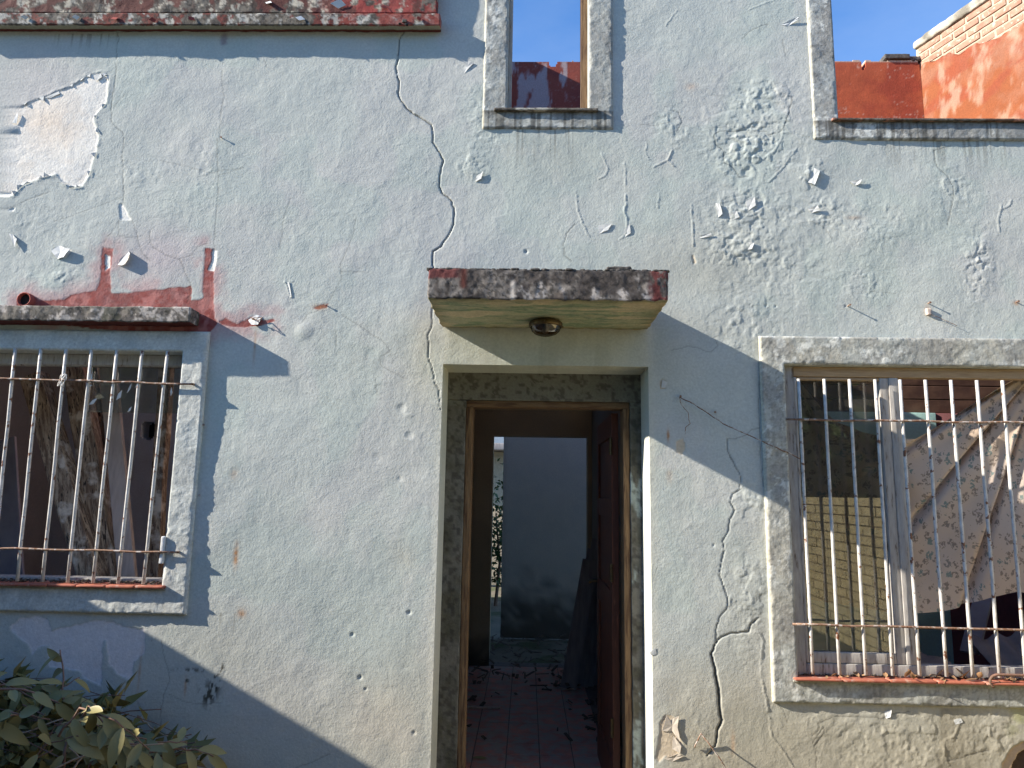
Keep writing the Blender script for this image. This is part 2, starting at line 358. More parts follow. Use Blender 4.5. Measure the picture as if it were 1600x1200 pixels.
# openings in the facade: x0, x1, z0, z1
def X(px, py, Y=0): return float(P(px, py, Y)[0])
def Z(px, py, Y=0): return float(P(px, py, Y)[2])
LW = (X(-150, 730), X(283, 600), Z(140, 916), Z(140, 549))
DO = (X(683, 860), X(1017, 860), FLOOR, Z(860, 571))
RW = (X(1234, 800), X(1234, 800)+2.02, Z(1400, 1064), Z(1400, 573))
MW = (X(794, 100), X(919, 100), Z(860, 174), 4.95)
UW = (X(1304, 100), X(1304, 100)+2.0, Z(1450, 190), 4.95)
OPEN = (LW, DO, RW, MW, UW)
XL, XR, ZT = -3.75, 4.3, 5.35
VX0, VX1, VZ0, VZ1 = X(-25, 600), X(1625, 600), Z(800, 1215), Z(800, -15)
def polyP(pts, Y=0): return np.array([P(a, b, Y)[[0, 2]] for a, b in pts])
def seg_dist(X_, Z_, line, out, wid=None):
    """distance to a polyline, computed only near it; out is updated in place"""
    for i in range(len(line)-1):
        (ax, az), (bx, bz) = line[i], line[i+1]; m = .06
        bb = (X_ > min(ax, bx)-m) & (X_ < max(ax, bx)+m) & (Z_ > min(az, bz)-m) & (Z_ < max(az, bz)+m)
        if not bb.any(): continue
        x, z = X_[bb], Z_[bb]; dx, dz = bx-ax, bz-az; t = np.clip(((x-ax)*dx+(z-az)*dz)/(dx*dx+dz*dz+1e-12), 0, 1)
        d = np.hypot(x-ax-t*dx, z-az-t*dz)
        if wid is not None: d = d/(wid[i]+(wid[i+1]-wid[i])*t)
        out[bb] = np.minimum(out[bb], d)
def inpoly(X_, Z_, pl, jag=.0, s=3):
    """smooth signed distance: >0 inside"""
    lo, hi = pl.min(0)-.08, pl.max(0)+.08; res = np.full(X_.shape, -1.0)
    bb = (X_ > lo[0]) & (X_ < hi[0]) & (Z_ > lo[1]) & (Z_ < hi[1])
    if not bb.any(): return res
    x, z = X_[bb], Z_[bb]
    if jag:
        x = x+(fbm(x, z, .025, 3, s)-.5)*2*jag; z = z+(fbm(x+5, z, .025, 3, s+1)-.5)*2*jag
    ins = np.zeros(x.shape, bool); d = np.full(x.shape, 9.)
    n = len(pl)
    for i in range(n):
        (ax, az), (bx, bz) = pl[i], pl[(i+1) % n]
        c = ((az > z) != (bz > z)) & (x < (bx-ax)*(z-az)/(bz-az+1e-12)+ax); ins ^= c
        dx, dz = bx-ax, bz-az; t = np.clip(((x-ax)*dx+(z-az)*dz)/(dx*dx+dz*dz+1e-12), 0, 1)
        d = np.minimum(d, np.hypot(x-ax-t*dx, z-az-t*dz))
    res[bb] = np.where(ins, d, -d); return res
CRACKS = [ # (points in the photograph, half width in mm along it, depth mm)
 ([(633,40),(630,52),(624,62),(622,85),(619,108),(624,130),(622,145),(627,158),(638,172),(650,180),(660,186),(674,195),(677,213),(676,222),(688,240),(693,250),(688,272),(686,290),(691,302),(704,312),(710,325),(709,350),(700,370),(690,385),(677,393),(676,405),(678,420),(676,440)], 3.6, 14),
 ([(675,480),(675,510),(668,525),(670,540),(669,555),(676,580),(680,600),(686,610),(688,640)], 2.6, 9),
 ([(183,50),(186,60),(182,75),(183,95),(181,118),(178,140),(174,165),(173,187),(180,198),(192,208),(193,225),(190,240),(192,270),(193,310),(190,320)], 2.6, 7),
 ([(206,345),(213,362),(215,375),(222,395),(235,408)], 1.9, 4), ([(176,170),(195,147)], 1.5, 3),
 ([(348,110),(347,130),(350,150),(345,175),(344,215),(340,217),(340,250),(341,300),(337,340),(335,385)], 1.9, 4),
 ([(0,329),(20,323),(35,315),(75,300)], 2.0, 4), ([(85,345),(130,330),(190,308)], 1.5, 3),
 ([(235,360),(234,378),(240,387),(262,400),(280,405),(287,418),(292,432),(298,445),(296,462),(292,473)], 2.2, 5),
 ([(280,405),(300,398),(310,385),(325,380)], 1.5, 3), ([(185,345),(175,360),(163,378)], 1.7, 3), ([(186,345),(185,368),(205,371),(212,371)], 1.5, 3),
 ([(1137,685),(1137,705),(1147,725),(1157,745),(1157,765),(1145,772),(1141,785),(1148,797),(1140,812),(1138,830),(1129,845),(1132,860),(1127,880),(1124,900),(1130,915),(1137,935),(1136,950),(1124,965),(1119,985),(1120,1003)], 3.0, 10),
 ([(1120,1003),(1111,1022),(1116,1040),(1120,1062),(1124,1090),(1125,1110),(1128,1125),(1121,1140),(1118,1165),(1105,1180)], 6.5, 18),
 ([(1120,1003),(1128,995),(1140,990),(1170,987),(1173,975),(1185,965)], 4.0, 10), ([(1170,987),(1185,988),(1192,1000),(1189,1030),(1190,1060),(1200,1110)], 2.8, -6),
 ([(535,492),(570,515),(600,535),(610,550),(594,557),(595,570),(610,580),(635,592)], 1.8, 3.5),
 ([(557,340),(550,373),(540,395),(533,410),(533,437),(515,470)], 1.7, 3), ([(533,424),(565,425)], 1.5, 3),
 ([(510,480),(480,492),(472,505)], 1.5, 3), ([(524,512),(526,525),(525,540)], 2.2, 5),
 ([(586,590),(588,605),(590,618)], 2.0, 4), ([(1050,547),(1075,541),(1090,543),(1100,548),(1110,550),(1122,540),(1118,530)], 1.7, 3),
 ([(1190,560),(1187,600),(1186,640),(1188,700),(1192,760)], 2.4, 6), ([(1188,668),(1177,670),(1165,680),(1150,685),(1138,685)], 2.2, 4),
 ([(1275,1200),(1275,1180),(1272,1165),(1288,1145),(1287,1135),(1270,1160)], 3.0, 7), ([(1268,1150),(1280,1140),(1278,1130),(1290,1125),(1300,1120),(1340,1119),(1380,1122),(1395,1115),(1420,1112)], 3.0, 7),
 ([(1215,1100),(1224,1110),(1230,1128)], 3.0, 6), ([(1202,1120),(1205,1150),(1225,1175),(1240,1200)], 2.5, -6),
 ([(1500,1125),(1490,1150),(1475,1157),(1476,1180),(1482,1195)], 2.6, -6), ([(1545,1130),(1546,1150),(1560,1160),(1566,1172)], 2.6, -6), ([(1478,1190),(1500,1185),(1530,1175),(1550,1172)], 3, 7),
 ([(252,1000),(255,1020),(262,1045),(265,1062),(258,1080),(252,1110),(250,1140)], 1.9, 4), ([(215,1095),(225,1115),(235,1127),(262,1150)], 1.9, 4), ([(265,1085),(285,1095),(310,1100),(345,1098)], 1.6, 3),
 ([(1115,210),(1118,225),(1130,235),(1132,255),(1145,262),(1155,277),(1170,275)], 3.4, 8), ([(1115,210),(1125,205),(1170,204),(1200,206)], 2.4, 5),
 ([(1460,235),(1462,255),(1465,262),(1480,275),(1490,295),(1489,310),(1485,330),(1480,353)], 3.0, 7), ([(1460,235),(1485,228)], 2.4, 5),
 ([(1000,195),(1022,197),(1050,190)], 1.5, 3), ([(1102,200),(1130,198),(1195,199)], 1.7, 3), ([(1050,180),(1050,172),(1060,175),(1066,190),(1058,205)], 3, 7),
 ([(900,300),(903,330),(910,350),(921,370)], 2.8, -5), ([(898,350),(885,365),(880,382),(882,400),(893,408)], 3.0, 7), ([(977,305),(978,320),(975,330),(979,340),(978,365)], 3.2, -6),
 ([(967,375),(975,368)], 2.4, -4), ([(1080,320),(1082,350),(1083,385)], 2.6, -5), ([(1010,225),(1008,240),(1014,250)], 2.4, -4), ([(1043,250),(1050,235),(1043,252),(1053,260)], 3, -6), ([(1020,262),(1043,250)], 2.4, -5),
 ([(940,240),(950,265),(945,275),(935,280)], 2.4, -4), ([(975,255),(978,300)], 2.4, -4), ([(1030,300),(1028,325)], 2.2, -4),
 ([(1247,350),(1265,346),(1285,353),(1300,372)], 2, 4), ([(1360,455),(1400,458)], 1.8, 3), ([(1565,320),(1560,345),(1562,362)], 2.8, -5), ([(1580,313),(1578,320),(1565,326)], 2.8, -5),
 ([(445,440),(450,452),(455,465)], 2.2, -6), ([(444,441),(458,440)], 2, -5), ([(1170,15),(1195,5),(1210,0)], 2.0, -4), ([(1160,60),(1170,50),(1190,40),(1200,38)], 2.4, 5), ([(1040,40),(1058,15)], 2, -4),
 ([(400,1100),(515,1177),(400,1240)], .1, .1), ([(462,1200),(490,1190),(515,1178)], 1.8, 3), ([(1222,60),(1228,90)], 2.2, 4),
 ([(1225,190),(1222,215),(1210,235),(1190,250)], 2.6, -4), ([(1230,150),(1238,152),(1228,190),(1220,205),(1200,212)], 3.4, 7), ([(1245,230),(1225,260),(1200,285)], 2.4, -4),
 ([(455,310),(445,335),(440,360),(438,390)], 1.6, 3), ([(413,95),(416,105)], 2, 4), ([(250,250),(300,262),(330,270),(380,262)], 1.4, 2), ([(340,275),(380,262)], 1.4, 2), ([(640,1100),(638,1180)], .1, .1)]
NZ = lambda a, b: polyP(a)
BIG = polyP([(22,172),(45,160),(60,155),(100,140),(125,127),(142,117),(157,113),(168,118),(170,125),(165,160),(150,178),(146,185),(153,210),(150,235),(143,255),(137,275),(128,290),(108,292),(95,283),(88,272),(60,278),(35,288),(20,305),(3,303),(-12,290),(-10,250),(2,215),(5,213),(25,215),(27,195)])
SMALL = [polyP(q) for q in ([(185,318),(191,317),(206,345),(188,343)], [(80,390),(92,385),(112,390),(104,403),(92,404)], [(12,328),(24,323),(20,331)], [(163,396),(172,400),(172,417),(164,424)], [(332,389),(340,391),(338,410),(335,425),(325,422),(331,405)],
   [(188,405),(204,396),(196,412),(186,415)], [(0,300),(20,300),(14,308),(3,310)])]
LIL = polyP([(15,980),(30,965),(60,962),(75,968),(80,985),(120,975),(160,968),(200,980),(226,982),(226,1020),(210,1035),(205,1067),(185,1055),(170,1040),(165,1000),(161,1002),(158,1072),(130,1060),(125,1050),(75,1042),(75,1010),(60,1010),(50,1025),(45,1010),(20,990)])
RED = [polyP(q) for q in ([(25,490),(25,468),(35,458),(48,458),(60,468),(100,468),(110,460),(150,453),(155,440),(157,425),(158,400),(160,385),(177,388),(175,410),(172,430),(175,458),(210,456),(260,450),(300,447),(300,468),(316,466),(318,430),(320,388),(336,388),(334,430),(335,495),(340,505),(328,520),(200,520),(25,500)],
   [(340,502),(352,497),(365,503),(372,506),(385,498),(398,493),(412,500),(428,497),(430,502),(405,510),(370,512),(345,508)], [(488,482),(500,477),(513,474),(513,480),(498,485)])]
PEEL2 = [polyP(q) for q in ([(1030,1130),(1040,1117),(1050,1118),(1060,1128),(1055,1140),(1066,1160),(1062,1175),(1050,1186),(1040,1182),(1030,1192),(1024,1185),(1028,1160),(1031,1145)], [(1030,598),(1034,590),(1042,597),(1040,608),(1032,608)], [(1056,690),(1068,684),(1072,700),(1066,712),(1056,706)], [(1080,400),(1084,398),(1088,412),(1082,414)])]
HOLE = polyP([(1582,1215),(1584,1195),(1592,1180),(1605,1170),(1640,1165),(1640,1230)])
HOLEO = polyP([(1566,1215),(1568,1190),(1578,1172),(1595,1160),(1640,1150),(1640,1230)])
LUMPS = [(1175,200,70,70,5.0), (1165,330,60,45,6.0), (1160,385,55,40,6.5), (1175,240,60,40,5), (1270,275,22,24,9), (1275,330,40,22,7), (1530,405,22,45,7), (1520,450,18,20,5), (1200,150,45,30,6), (1350,440,40,30,4), (1440,150,60,80,3), (1165,500,60,70,3.5), (1050,195,30,40,4), (1175,785,28,35,5), (1170,940,35,80,4.5), (1230,420,60,60,3),(1490,300,30,40,4), (1360,140,60,40,2),
  (640,645,10,12,3), (760,180,35,70,3.5), (735,255,30,30,4), (100, 430, 60, 30, 2.5), (60, 350, 50, 30, 2), (320, 290, 25, 40, 2), (320, 240, 35, 30, 1.5), (1560,1140,60,60,4), (1400,1160,140,60,4), (1090,1150,60,60,2), (215,275,50,30,2), (1350,350,90,40,3)]
PITS = [(628,637,6,2.5), (640,680,6,2.5), (590,715,7,1.5), (625,748,4,2), (639,957,3,5), (562,1059,3,5), (550,992,3,4), (571,1077,2,4), (1322,478,2,3), (822,393,3,5), (1197,478,1.6,4), (1212,478,1.6,4), (1117,644,2,4), (475,517,13,-3), (1167,270,8,4), (647,1145,3,3), (1115,852,2,3), (720,470,2,3)]
def wall_h(X_, Z_):
    h = .012*(fbm(X_, Z_, .75, 2, 11)-.5)+.0055*(fbm(X_, Z_, .28, 2, 21)-.5)+.0017*(fbm(X_, Z_, .085, 2, 31)-.5)+.0010*(fbm(X_, Z_, .026, 2, 41)-.5)
    # long trowel ridges where the skim coat lapped
    r = fbm(X_, Z_, .22, 3, 55); h = h+.0005*np.exp(-((r-.5)/.018)**2)*sm(.4, .6, fbm(X_, Z_, .5, 2, 56))+.0006*sm(.52, .56, fbm(X_, Z_, .19, 3, 57))*sm(.5, .65, fbm(X_, Z_, .9, 2, 58))
    for (px, py, sx, sz, a) in LUMPS:
        c = P(px, py); q = np.exp(-(((X_-c[0])/(sx*.0031))**2+((Z_-c[2])/(sz*.0031))**2)); n = fbm(X_, Z_, .028, 3, 63+px)
        h = h+a*.00050*q*(sm(.50, .60, n)*.8+sm(.52, .58, fbm(X_, Z_, .075, 3, 99+px))*1.0)
    for (px, py, rr, a) in PITS:
        c = P(px, py); q = np.hypot(X_-c[0], Z_-c[2])/(rr*.0031); h = h-a*.001*np.exp(-q**4)
    for ln, wd, dp in CRACKS:
        if wd < 1: continue
        pl = polyP(ln); 
        # jagged in-between points
        pts = [pl[0]]
        rr = random.Random(int(pl[0][0]*1e4))
        for a, b in zip(pl[:-1], pl[1:]):
            L = np.linalg.norm(b-a); k = max(1, int(L/.016))
            for i in range(1, k+1):
                q = a+(b-a)*i/k
                if i < k: q = q+np.array((rr.uniform(-1, 1), rr.uniform(-.7, .7)))*.0028
                pts.append(q)
        wv = [max(.0012, wd*(.00072 if wd >= 3.55 or wd in (2.6, 3.0) and dp >= 9 else .00056)*rr.uniform(.6, 1.3)) for _ in pts]
        if wd > 6: wv = [wd*.0009*(.35+.65*math.sin(math.pi*min(1, i/len(pts)*1.15))) for i in range(len(pts))]
        d = np.full(X_.shape, 9.); seg_dist(X_, Z_, pts, d, wv)
        if dp > 0:
            h = h-dp*(.0006 if wd > 3.5 else .00045 if dp >= 9 else .0002)*np.clip(1.25-d*.8, 0, 1)*(d < 1.6)
            mw = float(np.mean(wv)); CR.append((d*mw/max(mw, .0025), min(1, .10+wd*.13)))
        else: h = h-dp*.0005*np.exp(-(d*.6)**2)
    dB = inpoly(X_, Z_, BIG, .006, 5); MK['big'] = sm(-.001, .004, dB)
    h = h-.0026*MK['big']+.0016*np.exp(-((dB+.008)/.008)**2)*sm(.35, .6, fbm(X_, Z_, .04, 2, 8))
    sml = np.zeros(X_.shape)
    for q in SMALL: sml = np.maximum(sml, sm(-.001, .004, inpoly(X_, Z_, q, .003, 6)))
    h = h-.003*sml; MK['small'] = sml
    p2 = np.zeros(X_.shape)
    for q in PEEL2: p2 = np.maximum(p2, sm(-.001, .004, inpoly(X_, Z_, q, .003, 16)))
    h = h-.003*p2; MK['peel2'] = p2
    dL = inpoly(X_, Z_, LIL, .007, 9); MK['lil'] = sm(-.001, .003, dL); h = h-.0025*MK['lil']
    rd = np.zeros(X_.shape)
    for q in RED: rd = np.maximum(rd, sm(-.002, .004, inpoly(X_, Z_, q, .006, 12)))
    MK['red'] = rd; h = h-.0012*rd
    MK['pinkh'] = np.zeros(X_.shape)
    for q in RED[:2]: MK['pinkh'] = np.maximum(MK['pinkh'], sm(-.10, .0, inpoly(X_, Z_, q, .02, 12)))
    dH = inpoly(X_, Z_, HOLE, .004, 19); MK['hole'] = sm(-.001, .004, dH); MK['holeo'] = sm(-.001, .004, inpoly(X_, Z_, HOLEO, .004, 19)); h = h-.02*MK['hole']-.008*MK['holeo']
    return h
CR = []; MK = {}
def blob(X_, Z_, px, py, rx, rz, pw=2):
    c = P(px, py); return np.exp(-(((X_-c[0])/(rx*.00307))**2+((Z_-c[2])/(rz*.00307))**2)**(pw/2))
def wall_c(X_, Z_, h):
    c = np.zeros(X_.shape+(3,))+np.array((.505, .535, .525))
    c = mixc(c, (.525, .53, .53), sm(.45, .65, fbm(X_, Z_, .6, 3, 71))*.7)
    c = mixc(c, (.465, .525, .505), sm(.5, .62, fbm(X_, Z_, .3, 3, 81))*.55)
    c = mixc(c, (.56, .575, .555), sm(.55, .7, fbm(X_, Z_, .15, 3, 83))*.4)
    # grime: rising damp and soot low on the wall
    zl = Z(800, 1200); n = fbm(X_, Z_, .35, 4, 91)
    low = sm(1.15, .35, Z_+(n-.5)*.5); c = mixc(c, (.44, .42, .36), low*.62)
    rl = sm(X(1020, 1000), X(1060, 1000), X_)*sm(1.05, .45, Z_+(n-.5)*.45); c = mixc(c, (.40, .36, .28), rl*.72)
    c = mixc(c, (.56, .50, .42), (blob(X_, Z_, 600, 1130, 60, 60)*.55+blob(X_, Z_, 700, 1080, 50, 110)*.4+blob(X_, Z_, 640, 860, 30, 30)*.4)*sm(.3, .6, n))
    c = mixc(c, (.60, .56, .46), blob(X_, Z_, 668, 540, 30, 90)*.55)
    lint = sm(.004, 0, np.abs(X_-(DO[0]+DO[1])/2)-(DO[1]-DO[0])/2+.004)*sm(Z(860, 500), Z(860, 520), Z_)
    c = mixc(c, (.56, .55, .46), lint*.5)
    c = mixc(c, (.42, .42, .36), lint*.4*sm(.45, .65, fbm(X_, Z_*.4, .09, 3, 95)))
    ed = np.exp(-((np.minimum(np.abs(X_-DO[0]), np.abs(X_-DO[1])))/.03)**2)*(Z_ < DO[3]+.2); c = mixc(c, (.66, .64, .56), ed*.5)
    # grey damp around the surrounds and under the canopy
    for q in ((1110, 400, 120, 60), (1010, 640, 25, 70), (1040, 520, 40, 60), (1170, 940, 40, 120), (1100, 430, 80, 40), (870, 240, 90, 50), (330, 1010, 50, 40)):
        c = mixc(c, (.42, .42, .38), blob(X_, Z_, *q)*.35)
    # violet veil above the left window
    c = mixc(c, (.50, .44, .47), np.clip(blob(X_, Z_, 250, 400, 75, 50)+blob(X_, Z_, 60, 120, 90, 110)*.5, 0, 1)*.8)
    c = mixc(c, (.50, .33, .34), MK['pinkh']*sm(.35, .6, fbm(X_, Z_, .12, 3, 24))*.8)
    c = mixc(c, (.44, .30, .30), blob(X_, Z_, 1020, 400, .1, .1))
    c = mixc(c, (.27, .045, .038), MK['red']*(1-.25*fbm(X_, Z_, .02, 2, 5)))
    c = mixc(c, (.62, .27, .25), MK['red']*sm(.62, .68, fbm(X_, Z_, .07, 3, 14))*.4)
    wh = np.zeros(X_.shape+(3,))+np.array((.88, .84, .80)); wh = mixc(wh, (.82, .66, .54), blob(X_, Z_, 75, 200, 45, 40)*.5+sm(.5, .65, fbm(X_, Z_, .1, 3, 33))*.2)
    c = c*(1-MK['big'][..., None])+wh*MK['big'][..., None]
    c = mixc(c, (.86, .84, .82), MK['small']); c = mixc(c, (.62, .52, .40), MK['peel2'])
    c = mixc(c, (.72, .67, .69), MK['lil']*.92)
    c = mixc(c, (.22, .17, .22), np.clip(blob(X_, Z_, 350, 62, 7, 14, 4)*.7*sm(.3, .5, fbm(X_, Z_, .03, 3, 7)), 0, 1))
    # rust and mould
    for (px, py, rx, rz, k) in ((369, 868, 3.5, 18, .8), (366, 740, 6, 8, .3), (378, 958, 6, 6, .7), (398, 540, 2, 25, .55), (1044, 680, 2, 9, .9), (1046, 745, 5, 10, .3), (500, 480, 10, 5, .6), (1255, 705, 2, 6, .8), (1335, 340, 12, 3, .3), (1080, 135, 9, 6, .35), (218, 1050, 2, 30, .5), (290, 1072, 2, 13, .6), (1450, 485, 5, 9, .4), (1588, 473, 5, 4, .6), (1145, 1160, 3, 14, .5)):
        c = mixc(c, (.42, .20, .08), np.clip(blob(X_, Z_, px, py, rx, rz)*k*1.2*(.4+.9*fbm(X_, Z_, .015, 2, 3)), 0, 1))
    mold = (blob(X_, Z_, 325, 1085, 12, 16)+blob(X_, Z_, 338, 1062, 7, 18)+blob(X_, Z_, 345, 1045, 4, 8)+blob(X_, Z_, 300, 1047, 26, 3)*.7+blob(X_, Z_, 292, 1065, 3, 6)+blob(X_, Z_, 240, 1002, 3, 3)+blob(X_, Z_, 635, 868, 9, 5)*.3+blob(X_, Z_, 1180, 940, 14, 40)*.35)
    c = mixc(c, (.05, .045, .035), np.clip(mold*sm(.5, .6, fbm(X_, Z_*.5, .018, 3, 77))*1.2, 0, .95))
    # drips from the upper sills, thin and vertical
    dr = sm(.62, .72, fbm(X_, Z_*.03, .012, 2, 47))
    for (px, ln, py, wd) in ((850, 75, 205, 65), (1480, 55, 222, 110), (360, 40, 960, 30), (100, 30, 55, 100)):
        q = P(px, py); fall = np.clip((q[2]-Z_)/(ln*.00307), 0, 1); c = mixc(c, (.16, .15, .13), dr*(1-fall)*(Z_ < q[2]+.01)*sm(wd*.0031*1.1, wd*.0031*.7, np.abs(X_-q[0]))*.55)
    dk = sm(.50, .62, fbm(X_, Z_*.22, .16, 3, 58)); q = P(1385, 1105); c = mixc(c, (.20, .17, .12), dk*(Z_ < q[2])*sm(.45, .1, np.abs(X_-q[0]-.1))*.5)
    c = mixc(c, (.30, .32, .12), blob(X_, Z_, 1592, 1125, 16, 38)*sm(.4, .65, fbm(X_, Z_, .06, 3, 4))*.55)
    c = mixc(c, (.50, .38, .28), MK['holeo']); c = mixc(c, (.075, .05, .038), MK['hole'])
    for d, k in CR: c = mixc(c, (.07, .065, .055), np.clip((1.35-d)*1.6, 0, 1)*k)  # dirt and shade of the cracks put into the colour; grooves stay shallow
    return np.clip(c, .01, .9)
def outside(rects):
    def k(cx, cz):
        m = np.ones(cx.shape, bool)
        for a, b, c, d in rects: m &= ~((cx > a) & (cx < b) & (cz > c) & (cz < d))
        return m
    return k
xs = spans(XL, XR, [v for o in OPEN for v in o[:2]], .0052, VX0, VX1)
zs = spans(-.1, ZT, [v for o in OPEN for v in o[2:]], .0052, VZ0, VZ1)
relief('wall', xs, zs, outside(OPEN), 0, .24, wall_h, wall_c, M['plaster'], house, 4)
CR.clear()
# ---------------------------------------------------------------- surrounds (raised plaster bands round each window)
def surround(parent, outer, inner, Yf, cf, amp=1.0, s=1, name='surround'):
    xs = spans(outer[0], outer[1], inner[:2], .0065, VX0, VX1); zs = spans(outer[2], outer[3], inner[2:], .0065, VZ0, VZ1)
    def hf(X_, Z_):
        e = np.minimum(np.minimum(X_-outer[0], outer[1]-X_), np.minimum(Z_-outer[2], outer[3]-Z_))
        ei = np.maximum(np.maximum(inner[0]-X_, X_-inner[1]), np.maximum(inner[2]-Z_, Z_-inner[3])); e = np.minimum(e, np.abs(ei))
        n = fbm(X_, Z_, .05, 3, s+5)
        return amp*(.004*(fbm(X_, Z_, .2, 2, s)-.5)+.0025*(n-.5)+.001*(fbm(X_, Z_, .02, 2, s+9)-.5))-.010*np.clip(1-e/(.006+.018*sm(.58, .72, n)), 0, 1)**2+.0012*sm(.5, .56, fbm(X_, Z_, .035, 3, s+20))
    return relief(name, xs, zs, outside([inner]), Yf, .0-.0005 if Yf < 0 else Yf+.02, hf, cf, M['rough'], parent, 2)
def grey_c(outer, inner, s, base=(.40, .42, .42), white=.6, dark=.7, botdark=1.0, blue=0.0):
    def f(X_, Z_, h):
        c = np.zeros(X_.shape+(3,))+np.array(base)
        c = mixc(c, (.50, .55, .56), sm(.5, .65, fbm(X_, Z_, .2, 3, s+60))*blue)
        c = mixc(c, (.27, .26, .25), sm(.42, .66, fbm(X_, Z_, .11, 4, s+2))*dark)
        c = mixc(c, (.72, .73, .71), sm(.60, .615, fbm(X_, Z_, .045, 4, s+8, .6))*sm(.42, .55, fbm(X_, Z_, .35, 3, s+18))*white)
        c = mixc(c, (.10, .095, .085), sm(.56, .66, fbm(X_, Z_, .012, 2, s+14))*.6*dark)
        tb = sm(inner[2]-.008, inner[2]+.0, Z_+.012*fbm(X_, Z_, .02, 2, 4))*0
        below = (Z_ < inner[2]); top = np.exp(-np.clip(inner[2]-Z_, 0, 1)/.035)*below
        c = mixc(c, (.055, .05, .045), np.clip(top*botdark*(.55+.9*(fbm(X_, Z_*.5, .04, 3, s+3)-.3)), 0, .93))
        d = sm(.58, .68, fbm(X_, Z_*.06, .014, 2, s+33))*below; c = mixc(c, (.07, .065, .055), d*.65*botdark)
        c = mixc(c, (.70, .64, .50), np.exp(-(X_-outer[0])/.006)*.6)  # sunlit left edge put into the colour as a cream line
        return np.clip(c, .01, .9)
    return f
def widen(o, l, r, b, t): return (o[0]-l, o[1]+r, o[2]-b, o[3]+t)
wl = empty('window', (LW[0], 0, LW[2]), parent=house); wl['label'] = 'left ground-floor window with leaning timbers behind its bars'
oL = (LW[0]-.13, X(311, 740), Z(140, 957), Z(140, 517))
surround(wl, oL, LW, -.022, grey_c(oL, LW, 3, (.60, .61, .59), .5, .22, .15, .35), 1.3, 3)
wr = empty('window', (RW[0], 0, RW[2]), parent=house); wr['label'] = 'right ground-floor window with a floral curtain behind its bars'
oR = (X(1195, 800), RW[1]+.13, Z(1400, 1101), Z(1400, 528))
surround(wr, oR, RW, -.02, grey_c(oR, RW, 40, (.42, .41, .37), .6, .55, .35, .3), 1.3, 4)
wm = empty('window', (MW[0], 0, MW[2]), parent=house); wm['label'] = 'narrow upper window open to the sky'
oM = (X(756, 100), X(957.5, 100), Z(860, 203), MW[3]+.1)
surround(wm, oM, MW, -.0135, grey_c(oM, MW, 70, (.40, .41, .40), .7, .5, 1.0, .2), 1.0, 6)
wu = empty('window', (UW[0], 0, UW[2]), parent=house); wu['label'] = 'wide upper window showing bare orange and red walls behind'
oU = (X(1265, 110), UW[1]+.13, Z(1450, 220), UW[3]+.1)
surround(wu, oU, UW, -.0135, grey_c(oU, UW, 90, (.40, .41, .41), 1.0, .6, 1.0, .2), 1.0, 7)
# thin upper sills, wooden jamb liners
def rb(name, parent, mat, b, colf=None, **k):
    V, Fq = rbox(*b, **k); return obj(name, V, Fq, mat, parent, True, colf(V) if colf else None)
def lichen(a=(.055, .05, .045), b=(.42, .40, .36), red=0.0, s=1, wh=.56, sc=.05, redsc=.06):
    def f(V):
        c = np.zeros((len(V), 3))+np.array(a)
        c = mixc(c, (.17, .15, .13), sm(.4, .6, fbm3(V, .05, 3, s+1)))
        c = mixc(c, (.17, .042, .034), sm(.60-.22*red, .62-.22*red, fbm3(V, redsc, 4, s+2, .6))*(red > 0))
        c = mixc(c, b, sm(wh, wh+.05, fbm3(V, sc, 4, s+3, .6)))
        c = mixc(c, (.04, .035, .03), sm(.55, .62, fbm3(V, .012, 2, s+4))*.7)
        return c
    return f
rb('sill', wm, M['rough'], (X(772, 172), X(934, 172), -.032, .20, MW[2]-.012, MW[2]+.003), lichen((.10, .09, .08)), res=.012, r=.004, amp=.0012)
rb('sill', wu, M['rough'], (X(1297, 190), UW[1], -.030, .20, UW[2]-.010, UW[2]+.003), lichen((.12, .07, .05), (.4, .2, .15)), res=.012, r=.004, amp=.0012)
obj('jamb', boxv(MW[1]-.034, MW[1]-.002, .035, .11, MW[2]+.003, MW[3]), BF, M['wood_brown'], wm)
obj('jamb', boxv(MW[0]+.002, MW[0]+.018, .035, .11, MW[2]+.003, MW[3]), BF, M['wood_white'], wm)
obj('jamb', boxv(UW[0]+.002, UW[0]+.012, .035, .11, UW[2]+.003, UW[3]), BF, M['wood_white'], wu)
# ---------------------------------------------------------------- parapet band, ledges, canopy
xr = X(688, 30, -.06)
V, Fq = rbox(XL, X(683, 10, -.045), -.045, -.0005, Z(300, 20, -.045), ZT, .007, .006, .003, .05, 4)
def band_c(V):
    c = lichen((.085, .050, .042), (.50, .45, .38), 0, 4, .515, .06)(V); nn = fbm3(V, .09, 4, 8, .6)
    c = mixc(c, (.30, .05, .045), sm(X(500, 10)-.1, X(540, 10), V[:, 0])*sm(.62, .55, nn)*.95)
    c = mixc(c, (.12, .04, .034), sm(.50, .52, fbm3(V, .11, 3, 21))*sm(.58, .5, nn)); return c
